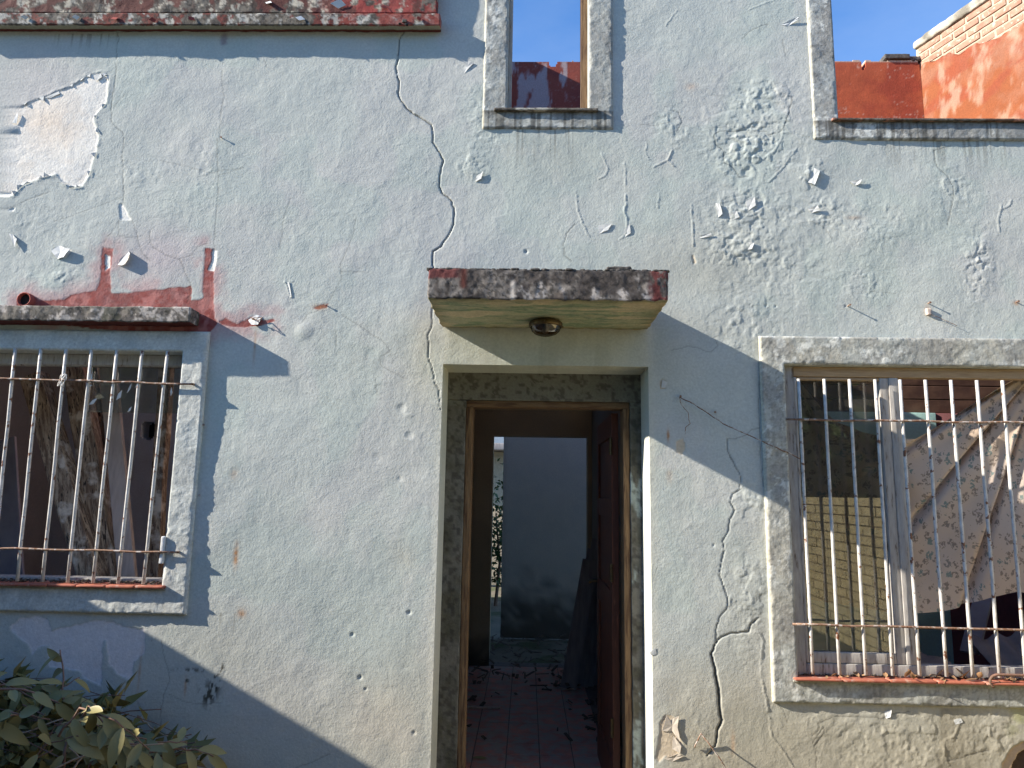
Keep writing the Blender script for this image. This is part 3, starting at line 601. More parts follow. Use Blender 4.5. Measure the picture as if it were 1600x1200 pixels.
# coarse far above and left of the view would be wasteful: keep it near the view
m = (V[:, 2] < VZ1+.6)
obj('parapet', *rbox(VX0-.3, X(683, 10, -.045), -.045, -.0005, Z(300, 20, -.045), VZ1+.5, .007, .006, .003, .05, 4), M['rough'], house, True, band_c(rbox(VX0-.3, X(683, 10, -.045), -.045, -.0005, Z(300, 20, -.045), VZ1+.5, .007, .006, .003, .05, 4)[0]))
def ledge_c(V):
    c = lichen((.10, .085, .075), (.44, .42, .39), .14, 14, .53, .045, .08)(V)
    e = sm(X(500, 30), X(580, 30), V[:, 0])*sm(.6, .5, fbm3(V, .06, 3, 9)); c = mixc(c, (.28, .05, .04), e*.8)
    nz = V[:, 2] < Z(300, 38.5, -.062)+.002
    u = (V[:, 1] > -.055) & nz; c = mixc(c, (.34, .33, .26), u*1.); c = mixc(c, (.12, .03, .025), (u & (V[:, 1] > -.024))*1.)
    return c
V, Fq = rbox(VX0-.4, xr, -.062, -.0005, Z(300, 38.5, -.062), Z(300, 20, -.062), .007, .006, .0028, .04, 5)
obj('parapet_ledge', V, Fq, M['rough'], house, True, ledge_c(V))
zl0, zl1 = Z(150, 502, -.10), Z(150, 478, -.10)
V, Fq = rbox(LW[0]-.35, X(297, 490, -.10), -.10, -.0005, zl0, zl1, .007, .008, .004, .045, 6)
def wl_c(V):
    c = lichen((.15, .13, .12), (.42, .38, .36), 0, 24, .50, .05)(V); n = fbm3(V, .05, 3, 3)
    c = mixc(c, (.05, .05, .03), sm(.55, .62, n)*(V[:, 0] > X(180, 490))*.8)
    return mixc(c, (.12, .02, .018), ((V[:, 2] < zl0+.003) & (V[:, 1] > -.095))*.95)
obj('window_ledge', V, Fq, M['rough'], house, True, wl_c(V))
cx0, cx1 = X(667, 468, -.52), X(1045, 473, -.52); cz0, cz1 = Z(856, 469, -.52), Z(856, 421, -.52)
V, Fq = rbox(cx0, cx1, -.52, -.0005, cz0, cz1, .0062, .010, .0052, .04, 7)
def can_c(V):
    n = fbm3(V*np.array((1, 1, .7)), .06, 4, 31, .6)
    c = np.zeros((len(V), 3))+np.array((.085, .072, .068)); c = mixc(c, (.20, .18, .17), sm(.42, .60, n)); c = mixc(c, (.50, .46, .45), sm(.60, .70, fbm3(V*np.array((1, 1, .5)), .055, 3, 38))*.8)
    c = mixc(c, (.035, .03, .028), sm(.5, .62, fbm3(V, .010, 2, 39))*.75)
    c = mixc(c, (.035, .032, .03), sm(.30, .0, np.abs(V[:, 2]-cz1)/.06)*.5)
    rgt = sm(cx1-.09, cx1-.06, V[:, 0]+.05*(n-.5)+.05*(cz1-V[:, 2]-.08)); c = mixc(c, (.13, .03, .03), rgt*sm(.60, .54, fbm3(V, .04, 4, 77, .6))*.9)
    lft = sm(cx0+.15, cx0+.11, V[:, 0])*sm(cz1-.045, cz1-.035, V[:, 2]+.02*(n-.5)); c = mixc(c, (.13, .035, .035), lft*.95)
    for q in (718, 0): c = mixc(c, (.09, .025, .02), np.exp(-((V[:, 0]-X(724, 440, -.52))/.012)**2)*sm(cz0+.04, cz0+.06, V[:, 2])*.9)
    c = mixc(c, (.66, .60, .56), np.exp(-((V[:, 0]-X(801, 440, -.52))/.009)**2)*sm(cz1-.03, cz1-.07, V[:, 2])*.9)
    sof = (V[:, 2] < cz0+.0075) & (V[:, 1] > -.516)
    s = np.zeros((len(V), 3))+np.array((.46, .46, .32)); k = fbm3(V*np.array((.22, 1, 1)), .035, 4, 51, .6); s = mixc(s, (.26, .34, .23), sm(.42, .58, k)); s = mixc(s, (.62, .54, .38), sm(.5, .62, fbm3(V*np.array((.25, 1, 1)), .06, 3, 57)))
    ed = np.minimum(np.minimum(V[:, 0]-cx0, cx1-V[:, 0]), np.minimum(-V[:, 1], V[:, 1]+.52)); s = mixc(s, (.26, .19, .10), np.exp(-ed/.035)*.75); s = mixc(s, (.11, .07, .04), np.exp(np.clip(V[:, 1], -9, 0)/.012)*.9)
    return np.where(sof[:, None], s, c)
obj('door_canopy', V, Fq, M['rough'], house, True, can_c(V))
# ---------------------------------------------------------------- doorway
XC = (DO[0]+DO[1])/2
YI = .235
li = P(709, 800, YI)[0], P(999, 800, YI)[0]
def conc(V):
    c = np.zeros((len(V), 3))+np.array((.19, .18, .16)); c = mixc(c, (.11, .105, .08), sm(.34, .72, fbm3(V*np.array((1, 1, .6)), .07, 4, 61, .6)))
    c = mixc(c, (.42, .48, .47), sm(.58, .64, fbm3(V*np.array((1, 1, .3)), .06, 4, 65, .6))*(V[:, 2] < DO[3]-.15)*.8*sm(XC-.3, XC+.3, V[:, 0]+.15)); c = mixc(c, (.20, .20, .18), (V[:, 2] > DO[3]-.17)*.75); return mixc(c, (.05, .045, .04), sm(.55, .7, fbm3(V, .02, 2, 66))*.6)
fx0, fx1 = X(724, 800, YI+.02), X(985, 800, YI+.02); ftop = Z(860, 627, YI+.02)
ztop2 = DO[3]+.05
df = empty('door_frame', (XC, YI, FLOOR), parent=house)
V, Fq = rbox(DO[0]-.06, DO[1]+.06, YI+.005, YI+.12, ftop, ztop2, .008, .004, .002, .05, 3); obj('lintel', V, Fq, M['rough'], df, True, conc(V))
for a, b in ((DO[0]-.06, fx0), (fx1, DO[1]+.06)):
    V, Fq = rbox(a, b, YI+.008, YI+.12, FLOOR, ftop-.001, .009, .004, .0025, .05, 5); obj('jamb_infill', V, Fq, M['rough'], df, True, conc(V))
for a, b, nm in ((fx0+.0005, fx0+.035, 'jamb'), (fx1-.035, fx1-.0005, 'jamb')):
    V, Fq = rbox(a, b, YI+.02, YI+.125, FLOOR, ftop-.034, .03, .003, .0012, .06, 2); obj(nm, V, Fq, M['wood_brown'], df, True)
V, Fq = rbox(fx0+.0005, fx1-.0005, YI+.02, YI+.125, ftop-.033, ftop-.001, .03, .003, .0012, .06, 2); obj('head', V, Fq, M['wood_head'], df, True)
obj('threshold', boxv(DO[0], DO[1], .0, YI+.13, -.05, FLOOR-.002), BF, M['joint'], df)
# door leaf, opened inward against the right-hand wall
dw = .80; hx = fx1-.045; hy = YI+.13
door = empty('door', (hx, hy, FLOOR), parent=house); dz0, dz1 = FLOOR+.012, ftop-.045
def dbox(name, y0, y1, z0, z1, x0, x1, mat=M['door']):
    V, Fq = rbox(x0, x1, y0, y1, z0, z1, .2, .003, 0); return obj(name, V, Fq, mat, door, False)
tx = hx; bx_ = hx-.036
for (a, b) in ((0, .10), (dw-.10, dw)): dbox('stile', hy+a, hy+b, dz0, dz1, bx_, tx)
dH = dz1-dz0; rails = (0, .16, .92, 1.06, dH-.13, dH)
for a, b in ((0, .2), (.92, 1.04), (1.42, 1.52), (dH-.12, dH)): dbox('rail', hy+.1005, hy+dw-.1005, dz0+a, dz0+b, bx_+.001, tx-.001)
for a, b in ((.2, .92), (1.04, 1.42), (1.52, dH-.12)): dbox('panel', hy+.101, hy+dw-.101, dz0+a+.001, dz0+b-.001, bx_+.012, tx-.012)
for z in (dz0+.35, dz0+1.1, dz1-.22):
    V, Fq = tube([(bx_-.004, hy-.004, z), (bx_-.004, hy-.004, z+.09)], .008, 8); obj('hinge', V, Fq, M['brass'], door)
V, Fq = tube([(bx_-.002, hy+dw-.06, dz0+1.02), (bx_-.05, hy+dw-.06, dz0+1.02), (bx_-.055, hy+dw-.15, dz0+1.02)], .009, 6); obj('handle', V, Fq, M['brass'], door)
# ---------------------------------------------------------------- inside: floors, partitions, ceiling
YB = 3.4
cxl = X(756, 800, YB)-.12; cxr = fx1+.03
flo = empty('floor', (0, 1.7, FLOOR), parent=house)
obj('screed', boxv(XL+.05, XR-.05, .245, YB+.15, -.1, FLOOR-.006), BF, M['joint'], flo)
tm = mesh('floor_tile', *(lambda v, f: (v, f))(*rbox(-.097, .097, -.097, .097, -.006, 0, .2, .002, 0)), M['floor'])
nt_ = 0
y = .36+.1
while y < YB:
    x = cxl+.02+.1
    while x < cxr+.0:
        o = bpy.data.objects.new('floor_tile', tm); put(o, flo, (x, y, FLOOR+rnd.uniform(-.001, .0015))); o.rotation_euler = (rnd.uniform(-.006, .006), rnd.uniform(-.006, .006), rnd.choice((0, 1, 2, 3))*math.pi/2); nt_ += 1
        x += .2
    y += .2
def flatc(c, s=1, var=.25, dirt=None):
    def f(X_, Z_, h):
        k = np.zeros(X_.shape+(3,))+np.array(c); k = k*(1-var*fbm(X_, Z_, .3, 4, s))[..., None]
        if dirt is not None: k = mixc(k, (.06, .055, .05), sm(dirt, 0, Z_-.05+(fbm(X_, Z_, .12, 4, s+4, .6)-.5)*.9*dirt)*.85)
        return k
    return f
def bumpy(s, a=.004): return lambda X_, Z_: a*(fbm(X_, Z_, .3, 3, s)-.5)
# partition at the back of the hall, with its doorway
ox0, ox1, oz = X(769, 800, YB), X(918, 800, YB), Z(845, 682, YB)
xs = spans(-1.2, 1.6, (ox0, ox1), .05); zs = spans(0, 2.78, (oz,), .05)
relief('partition', xs, zs, outside([(ox0, ox1, -1, oz)]), YB, YB+.14, bumpy(3), flatc((.68, .54, .38), 4, .3, .35), M['soft'], house, 2)
def slab(name, b, col, s=1, res=.12, parent=house, amp=.003, dirt=None, mat=None):
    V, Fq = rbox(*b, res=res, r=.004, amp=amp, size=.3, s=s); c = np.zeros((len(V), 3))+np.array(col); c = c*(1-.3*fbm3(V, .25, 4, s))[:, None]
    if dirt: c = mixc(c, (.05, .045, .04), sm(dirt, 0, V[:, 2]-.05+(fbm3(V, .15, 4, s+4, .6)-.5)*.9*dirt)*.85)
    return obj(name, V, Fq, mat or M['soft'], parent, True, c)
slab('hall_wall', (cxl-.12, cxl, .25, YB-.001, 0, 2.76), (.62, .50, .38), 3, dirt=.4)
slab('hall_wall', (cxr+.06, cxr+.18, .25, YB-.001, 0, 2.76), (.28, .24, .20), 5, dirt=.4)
for b_ in ((XL+.05, XR-.05, .245, .30, 2.78, 2.94), (XL+.05, -2.6, .301, 1.85, 2.78, 2.94), (-.79, -.22, 1.101, 3.1, 2.78, 2.94), (cxr-.25, 1.35, 1.601, 3.1, 2.78, 2.94), (XL+.05, -.791, 1.851, 3.1, 2.78, 2.94), (-.79, -.22, .301, 1.1, 2.78, 2.94), (cxr-.25, 1.35, .301, 1.6, 2.78, 2.94), (4.0, XR-.05, .301, 1.6, 2.78, 2.94), (1.351, 3.999, .301, .6, 2.78, 2.94), (1.351, XR-.05, 1.695, 3.1, 2.78, 2.94), (XL+.05, XR-.05, 3.101, YB+.14, 2.78, 2.94)): slab('ceiling', b_, (.30, .25, .21), 6, .25)  # gaps in the unseen ceiling are shaped to let sky light brighten the rooms
slab('side_wall', (XL, XL+.2, .245, YB+.14, 0, 2.77), (.30, .30, .34), 7, .2)
slab('side_wall', (XR-.2, XR, .245, YB+.14, 0, 2.77), (.25, .24, .24), 8, .2)
# rear wall of the left room with its broken hole
YR = 1.9
hc = P(233, 672, YR)
xs = spans(XL+.2, cxl-.121, (), .014, hc[0]-.12, hc[0]+.12); zs = spans(0, 2.77, (), .014, hc[2]-.12, hc[2]+.12)
def hk(cx, cz):
    a = np.arctan2(cz-hc[2], cx-hc[0]); r = np.hypot(cx-hc[0], (cz-hc[2])*.95); return r > .068*(1+.25*(fbm(a*.4+3, a*0, .35, 2, 5)-.5))
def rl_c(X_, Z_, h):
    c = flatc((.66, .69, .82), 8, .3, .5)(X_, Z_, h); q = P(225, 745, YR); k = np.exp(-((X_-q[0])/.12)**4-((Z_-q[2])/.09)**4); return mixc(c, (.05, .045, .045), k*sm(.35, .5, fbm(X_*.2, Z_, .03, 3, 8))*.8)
relief('room_wall', xs, zs, hk, YR, YR+.12, bumpy(9), rl_c, M['soft'], house, 2)
obj('hole_dark_box', boxv(hc[0]-.2, hc[0]+.2, YR+.13, YR+.3, hc[2]-.2, hc[2]+.2), BF, M['dark'], house)  # near-black box stands in for the darkness inside the hole
# rear wall of the right room: teal dado, dark red boards above, pink and dark below right
YQ = 1.7
zt = Z(1450, 645, YQ); xq = X(1487, 980, YQ)
slab('room_wall', (cxr+.181, xq, YQ, YQ+.1, 0, zt), (.50, .80, .82), 11, .2)
slab('room_wall', (xq+.001, XR-.2, YQ+.01, YQ+.1, 0, zt), (.24, .10, .11), 12, .2)
for k in range(10):
    zz = zt+.002+k*.10
    if zz+.1 > 2.77: break
    V, Fq = rough_bar((cxr+.19, YQ+.07, zz+.05), (XR-.22, YQ+.07, zz+.05), .05, .096, res=.2, amp=.002, s=k); obj('ceiling_board', V, Fq, M['rot'], house)
# ================================================================ LEFT WINDOW
def wood(parent, name, b, mat='wood_white', **k):
    V, Fq = rbox(*b, **dict(dict(res=.05, r=.003, amp=.0008, size=.05, s=3), **k)); return obj(name, V, Fq, M[mat], parent, True)
a0, a1, b0, b1 = LW
wood(wl, 'frame_stile', (a1-.040, a1-.002, .07, .14, b0+.001, b1-.001)); wood(wl, 'frame_stile', (a0+.002, a0+.04, .07, .14, b0+.001, b1-.001))
wood(wl, 'frame_head', (a0+.041, a1-.041, .07, .14, b1-.055, b1-.001)); wood(wl, 'frame_bottom', (a0+.041, a1-.041, .07, .14, b0+.001, b0+.03))
wood(wl, 'transom', (a0+.041, a1-.041, .08, .12, Z(140, 572, .08)-.0, Z(140, 566, .08)))
gx0, gz0 = X(137, 645, .1), Z(200, 645, .1)
obj('pane', boxv(gx0, a1-.042, .098, .102, gz0, b1-.057), BF, M['glass'], wl)
for (px, py, L, wd, an) in ((143, 590, .06, .012, 1.4), (146, 628, .05, .02, .6), (187, 618, .055, .022, 1.0), (203, 606, .06, .009, 1.15), (203, 640, .035, .012, .9), (216, 600, .05, .012, .9), (268, 612, .045, .012, 1.5), (253, 600, .03, .006, 1.5), (140, 603, .03, .012, .0)):
    q = P(px, py, .0965); d = np.array((math.cos(an), 0, math.sin(an))); e = np.array((-d[2], 0, d[0]))
    V = [q-d*L/2, q-e*wd/2-d*L*.1, q+d*L/2+e*wd*.3, q+e*wd/2+d*L*.05]; V = np.array(V+[v+np.array((0, .001, 0)) for v in V]); V[:4, 1] -= .002
    obj('pale_scrap', V, BF, M['white'], wl)  # small pale pieces set against the pane
def sill(label, x0, x1, ztop, yf, n, side, seed):
    s = empty('window_sill', (x0, yf, ztop), parent=house); s['label'] = label; r = random.Random(seed)
    V, Fq = rbox(x0, x1, yf+.02, .13, ztop-.022, ztop-.013, .05, .002, .001, .05, 2); obj('mortar_bed', V, Fq, M['rough'], s, True, np.zeros((len(V), 3))+np.array((.32, .31, .28)))
    w_ = (x1-x0)/n
    for i in range(n):
        V, Fq = rbox(x0+i*w_+.0015, x0+(i+1)*w_-.0015, yf+r.uniform(-.003, .003), .125, ztop-.0128+r.uniform(-.001, .001), ztop+r.uniform(-.002, .001), .03, .005, .0012, .04, seed+i)
        obj('sill_tile', V, Fq, M['tile'], s, True)
sill('worn terracotta sill of the left barred window', a0-.02, X(255, 918, -.05), LW[2]+.013, -.05, 10, 0, 3)
sill('red terracotta sill of the right barred window', X(1243, 1068, -.05), RW[1]+.05, RW[2]+.014, -.05, 10, 0, 8)
def wire_kink(a, b, n, k, r):
    k *= 1.7; a, b = np.asarray(a), np.asarray(b); return [a+(b-a)*i/n+np.array((0, r.uniform(-1, 1), r.uniform(-1, 1)))*(k if 0 < i < n else 0) for i in range(n+1)]
def grille(label, bars, cross, Yb):
    g = empty('window_grille', P(bars[0][1], bars[0][3], Yb), parent=house); g['label'] = label; r = random.Random(4)
    for (t, ty, b, by) in bars:
        p, q = P(t, ty, Yb), P(b, by, Yb); V, Fq = tube(wire_kink(p, q, 6, .0012, r), .0078, 8); obj('bar', V, Fq, M['bar'], g, True)
    for (a, b) in cross:
        V, Fq = tube(wire_kink(a, b, 14, .0018, r), .0055, 6); obj('crossbar', V, Fq, M['rust'], g, True)
    return g
gl = grille('white painted bars over the left window', [(64-39.8*k+2*39.6*0, 545-.4*k, 27-39.6*k, 908-.5*k) for k in range(4, 0, -1)]+[(64+39.6*k, 545+.8*k, 27+39.4*k, 908+.9*k) for k in range(0, 6)],
  [(P(-140, 588, -.040), P(300, 600, -.040)), (P(-170, 853, -.040), P(277, 863, -.040))], -.028)
for q, e in ((P(300, 600, -.04), .006), (P(277, 863, -.04), .006)):
    V, Fq = tube([q, q+np.array((.004, .035, 0))], e, 6); obj('anchor', V, Fq, M['rust'], gl)
q = P(253, 862, -.035); V, Fq = rbox(q[0]-.010, q[0]+.006, -.036, .02, q[2]-.055, q[2]+.07, .01, .003, .002, .02, 5); obj('mortar_lump', V, Fq, M['white'], gl, True)
# tie wire knotted round a bar
q = P(98, 594, -.05); r = random.Random(2); pts = [q+np.array((math.cos(t*1.7)*.018*(1+.3*math.sin(t)), -.002*math.sin(t*3), math.sin(t*2.3)*.03)) for t in np.linspace(0, 6, 26)]
V, Fq = tube(pts, .0022, 5); tag(obj('tie_wire', V, Fq, M['bar'], None, True), 'pale tie wire knotted on the upper crossbar of the left window', 'wire')
# ================================================================ RIGHT WINDOW
a0, a1, b0, b1 = RW
wood(wr, 'frame_stile', (a0+.002, a0+.052, .018, .066, b0+.014, b1-.001)); wood(wr, 'frame_stile', (a1-.05, a1-.002, .018, .066, b0+.014, b1-.001))
wood(wr, 'frame_head', (a0+.053, a1-.051, .018, .066, b1-.050, b1-.001), 'wood_top'); wood(wr, 'frame_bottom', (a0+.053, a1-.051, .018, .066, b0+.014, b0+.064))
mx0, mx1 = X(1377, 800, .08), X(1407, 800, .08)
wood(wr, 'mullion', (mx0+.045, mx1, .020, .064, b0+.065, b1-.051))
sash = [(a0+.054, a0+.068), (mx0+.002, mx0+.044)]
for s_ in sash: wood(wr, 'sash_stile', (s_[0], s_[1], .024, .058, b0+.066, b1-.052))
wood(wr, 'sash_rail', (sash[0][1]+.001, sash[1][0]-.001, .024, .058, b0+.066, b0+.112)); wood(wr, 'sash_rail', (sash[0][1]+.001, sash[1][0]-.001, .024, .058, b1-.066, b1-.052), 'wood_top')
obj('pane', boxv(sash[0][1], sash[1][0], .045, .048, b0+.1121, b1-.0661), BF, M['glass'], wr)
tops = [1247.5, 1287.5, 1327, 1367, 1406, 1445.5, 1485.5, 1526, 1566]; bots = [1270, 1312, 1353, 1395, 1437, 1479, 1520, 1562, 1603]
bl = [(t, 592+.008*(t-1247), b, 1053+.02*(b-1270)) for t, b in zip(tops, bots)]+[(1566+40*k, 595, 1603+41.5*k, 1060) for k in range(1, 7)]
gr = grille('white painted bars over the right window', bl, [(P(1229, 655, -.020), P(1830, 664, -.020)), (P(1238, 975, -.020), P(1870, 993, -.020))], -.008)
# ---------------------------------------------------------------- curtain
def curtain():
    A = P(1612, 572, .17); B = P(1236, 592, .17); nu, nv = 260, 180
    topL = [(1236, 582), (1262, 610), (1290, 641), (1310, 659), (1345, 676), (1395, 686), (1430, 686), (1470, 665), (1510, 640), (1550, 612), (1585, 592), (1640, 600), (1750, 640)]
    botL = [(1236, 930), (1270, 938), (1330, 948), (1395, 958), (1440, 958), (1475, 955), (1510, 947), (1550, 934), (1590, 925), (1620, 928), (1680, 940), (1750, 950)]
    tx = np.array([p[0] for p in topL]); ty = np.array([p[1] for p in topL]); bx = np.array([p[0] for p in botL]); by = np.array([p[1] for p in botL])
    def saw(t):
        ks = (-.4, .28, .56, .86, 1.2, 1.5, 1.9, 2.4, 2.9, 3.6)
        for a_, b_ in zip(ks[:-1], ks[1:]):
            if a_ <= t < b_:
                u_ = (t-a_)/(b_-a_); return 1.5*(u_**1.3)-.6 if u_ < .93 else (1.5*(.93**1.3)-.6)+((-.6)-(1.5*(.93**1.3)-.6))*((u_-.93)/.07)
        return 0
    def val(t): return sum(math.exp(-((t-k_)/.022)**2) for k_ in (.28, .56, .86, 1.2, 1.5, 1.9, 2.4))
    V, UV = [], []
    for i in range(nu+1):
        u = i/nu; px = 1240+u*500; yt = np.interp(px, tx, ty); yb = np.interp(px, bx, by)
        for j in range(nv+1):
            v = j/nv; py = yt+(yb-yt)*v
            q = P(px, py, .10); dx, dz = q[0]-A[0], q[2]-A[2]; R = math.hypot(dx, dz); th = math.atan2(-dz, -dx)
            d2x, d2z = q[0]-B[0], q[2]-B[2]; R2 = math.hypot(d2x, d2z); th2 = math.atan2(-d2z, d2x)
            wA = 1/(1+math.exp(-(px-1400)/35)); 
            f = wA*(.8*saw(th)-2.0*val(th)*min(1, R/.25)+.18*math.sin(th*31+R*5))*min(1, R/.35)*min(1, .35+1.2/(1+R*3)) + (1-wA)*(math.sin(th2*12)+.4*math.sin(th2*27))*min(1, R2/.3)*.8
            q[1] = .105-.030*f-.008*math.exp(-v*14)
            V.append(q); UV.append((q[0]+.05*f, q[2]+.3*0))
    V = np.array(V); I = np.arange((nu+1)*(nv+1)).reshape(nu+1, nv+1)
    Fq = np.stack([I[:-1, :-1], I[:-1, 1:], I[1:, 1:], I[1:, :-1]], -1).reshape(-1, 4)
    o = obj('curtain', V, Fq, M['curtain'], None, True); me = o.data
    uvl = me.uv_layers.new(name='UVMap'); li_ = np.empty(len(me.loops), np.int32); me.loops.foreach_get('vertex_index', li_)
    uvl.data.foreach_set('uv', np.array(UV, np.float32)[li_].ravel())
    tag(o, 'sagging beige curtain with small floral print hung across the right barred window', 'curtain')
curtain()
# things seen under the curtain: a corrugated sheet and a pink board
q0 = P(1545, 1010, .9); V = []; nx, ny = 60, 2
for i in range(nx+1):
    for j in range(ny+1):
        u = i/nx; v = j/ny; p = np.array((q0[0]-.06+u*.8, .75+v*.25+.1*u, q0[2]-.10+.016*math.sin(u*34)+v*.13+.16*u*u)); V.append(p)
I = np.arange((nx+1)*(ny+1)).reshape(nx+1, ny+1); Fq = np.stack([I[:-1, :-1], I[1:, :-1], I[1:, 1:], I[:-1, 1:]], -1).reshape(-1, 4)
V = np.array(V); V2 = V+np.array((0, .002, -.002)); n = len(V)
tag(obj('corrugated_sheet', np.vstack([V, V2]), np.vstack([Fq, Fq[:, ::-1]+n]), M['sheet'], None, True), 'grey corrugated sheet lying inside behind the right barred window', 'sheet')
V, Fq = bar(P(1515, 1020, 1.0), P(1545, 900, 1.2), .10, .02); tag(obj('pink_board', V, Fq, M['pink'], None), 'pinkish board leaning in the dark room under the curtain', 'board')
V, Fq = rbox(*P(1395, 1060, .6)[[0]], P(1480, 1060, .6)[0], .45, .85, P(1440, 1080, .6)[2]-.3, P(1440, 1030, .6)[2], res=.03, r=.03, amp=.02, size=.08, s=4)
tag(obj('rubble_sack', V, Fq, M['sheet'], None, True), 'pale crumpled sack on the floor inside below the right window', 'sack')
# ================================================================ LEANING TIMBERS IN THE LEFT ROOM
def lean(name, t, b, Yt, Yb, wx, wy, mat, label, cat, s, rough=True, amp=.004, ext=.3):
    p, q = P(*t, Yt), P(*b, Yb); d = (q-p)/np.linalg.norm(q-p); q2 = q+d*((q[2]-FLOOR)/abs(d[2])); 
    V, Fq = rough_bar(q2, p, wx, wy, up=(0, 1, 0), res=.022, amp=amp, s=s)
    return tag(obj(name, V, Fq, M[mat], None, True), label, cat)
lean('timber', (55, 588), (146, 905), .55, .42, .115, .09, 'beam', 'deeply grooved old timber leaning furthest left behind the left window bars', 'timber', 3, amp=.006)
lean('timber', (118, 560), (170, 905), .62, .50, .115, .09, 'beam', 'dark rotten timber leaning in the middle behind the left window bars', 'timber', 5, amp=.010)
lean('timber', (140, 556), (183, 905), .78, .66, .10, .05, 'beam', 'narrow dark red-brown timber leaning just behind the pale plank', 'timber', 8)
lean('plank', (166, 540), (200, 905), .60, .48, .095, .03, 'plank', 'smooth pale plank leaning right of the rotten timbers in the left window', 'plank', 9, amp=.001)
lean('timber', (262, 540), (240, 905), .75, .60, .07, .06, 'beam', 'thin dark timber standing near the right side of the left window', 'timber', 12)
lean('board', (-8, 690), (3, 905), .9, .8, .26, .02, 'pink', 'wide grey-pink board standing at the far left inside the left window', 'board', 14, amp=.001)
# grey boards leaning in the hall behind the door
for k in range(6):
    b = PZ(888+k*9, 1078-k*1.5, FLOOR); 
    p = np.array((b[0]+.18-.004*k, b[1]+.02+.03*k, FLOOR+1.02+.03*(k % 3)+.05*k)); 
    V, Fq = bar(b+np.array((0, 0, .012)), p, .13, .014, up=(0, 1, 0))
    lab = 'dark grey board leaning in the hall behind the open door'
    tag(obj('grey_board', V, Fq, M['board'], None), lab, 'board', 'grey boards leaning in the hall')
# hall debris
r = random.Random(5); parts = []
for k in range(230):
    yy = r.uniform(1.3, YB+1.2); k2 = (yy > 2.4); xx = r.uniform(cxl+.05, cxr-.1)
    if not k2:
        if r.random() < .5: continue
        xx = r.choice((cxl+abs(r.gauss(0, .12))+.02, cxr-abs(r.gauss(0, .15))))
    L = r.uniform(.01, .09)*(1.6 if k2 else 1); a = r.uniform(0, math.pi); z = FLOOR+.004+r.uniform(0, .06)*(k2)
    V, Fq = bar((xx, yy, z), (xx+L*math.cos(a), yy+L*math.sin(a), z+r.uniform(0, .03)), r.uniform(.003, .03), r.uniform(.002, .008)); parts.append((V, Fq))
V, Fq = join(parts); tag(obj('hall_debris', V, Fq, M['debris']), 'dark splinters and rubble scattered over the hall floor', 'debris', kind='stuff')
def leafmesh(L, W, curl, fold, mat, name='leaf'):
    V, Fq = [], []; n = 6
    for i in range(n+1):
        t = i/n; w_ = W*math.sin(math.pi*min(1, t*.96+.02))**.8*(1-.25*t); x = L*t; z = -curl*L*t*t
        V += [(x, -w_/2, z+fold*w_), (x, 0, z), (x, w_/2, z+fold*w_)]
    for i in range(n):
        a = i*3; Fq += [(a, a+1, a+4, a+3), (a+1, a+2, a+5, a+4)]
    return mesh(name, np.array(V), np.array(Fq)[:, ::-1].copy()[:, ::-1], mat, True)
q = PZ(738, 1184, FLOOR+.004); o = bpy.data.objects.new('fallen_leaf', leafmesh(.11, .05, .1, .12, M['leaf'], 'fallen_leaf')); put(o, None, q); tag(o, 'green leaf lying on the red floor tiles just inside the door', 'leaf')
V, Fq = rbox(-.055, .055, -.09, .09, 0, .012, .03, .003, .003, .03, 3); q = PZ(886, 1074, FLOOR+.002)
tag(obj('wood_offcut', V+q, Fq, M['plank'], None, True), 'flat offcut lying at the foot of the grey boards in the hall', 'offcut')
V, Fq = rbox(-.16, .10, -.012, .012, 0, .012, .03, .003, .002, .03, 3); q = PZ(760, 1107, FLOOR+.002)
tag(obj('wood_offcut', V+q, Fq, M['plank'], None, True), 'pale strip lying on the left side of the hall floor', 'offcut')
# ================================================================ BACK YARD seen through the hall
yx = X(785, 800, 4.9)
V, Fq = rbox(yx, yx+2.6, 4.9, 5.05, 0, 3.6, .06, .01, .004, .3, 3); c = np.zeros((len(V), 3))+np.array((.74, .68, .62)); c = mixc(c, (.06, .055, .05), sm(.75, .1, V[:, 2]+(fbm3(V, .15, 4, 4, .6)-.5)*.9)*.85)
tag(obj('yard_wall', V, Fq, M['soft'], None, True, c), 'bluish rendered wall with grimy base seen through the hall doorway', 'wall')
slab('yard_sun_blocker', (-.85, -.7, YB+.16, 8.2, 0, 3.6), (.3, .3, .3), 21, .4)  # unseen wall added to keep the sun off the yard wall
V, Fq = rbox(cxl-.5, 2.8, YB+.16, 3.9, 2.6, 2.7, .3, .01, 0, .3, 3); tag(obj('yard_shade_roof', V, Fq, M['soft'], None, True, np.zeros((len(V), 3))+.2), 'unseen flat roof added to shade the passage behind the hall', 'roof')  # added out of view to dim the light on the yard wall
V, Fq = rbox(-2.5, 1.2, 9.5, 9.7, 0, 2.35, .3, .01, 0, .3, 3)
tag(obj('far_yard_wall', V, Fq, M['mortar'], None, True), 'sunlit pale stone wall glimpsed far through the hall doorway', 'wall')
V, Fq = rbox(-2.5, 1.2, 9.1, 9.9, 2.36, 2.48, .3, .01, 0, .3, 3); tag(obj('far_eave', V, Fq, M['board'], None, True), 'dark eave above the far stone wall behind the house', 'eave')
V, Fq = rbox(-2.5, 1.2, 9.6, 12, 2.5, 4.2, .5, .01, 0, .3, 3); tag(obj('far_house', V, Fq, M['soft'], None, True, np.zeros((len(V), 3))+np.array((.35, .42, .50))), 'blue-grey neighbouring house behind the far stone wall', 'house')
shl = [leafmesh(.07, .035, .3, .15, M['shrub'], 'shrub_leaf')]
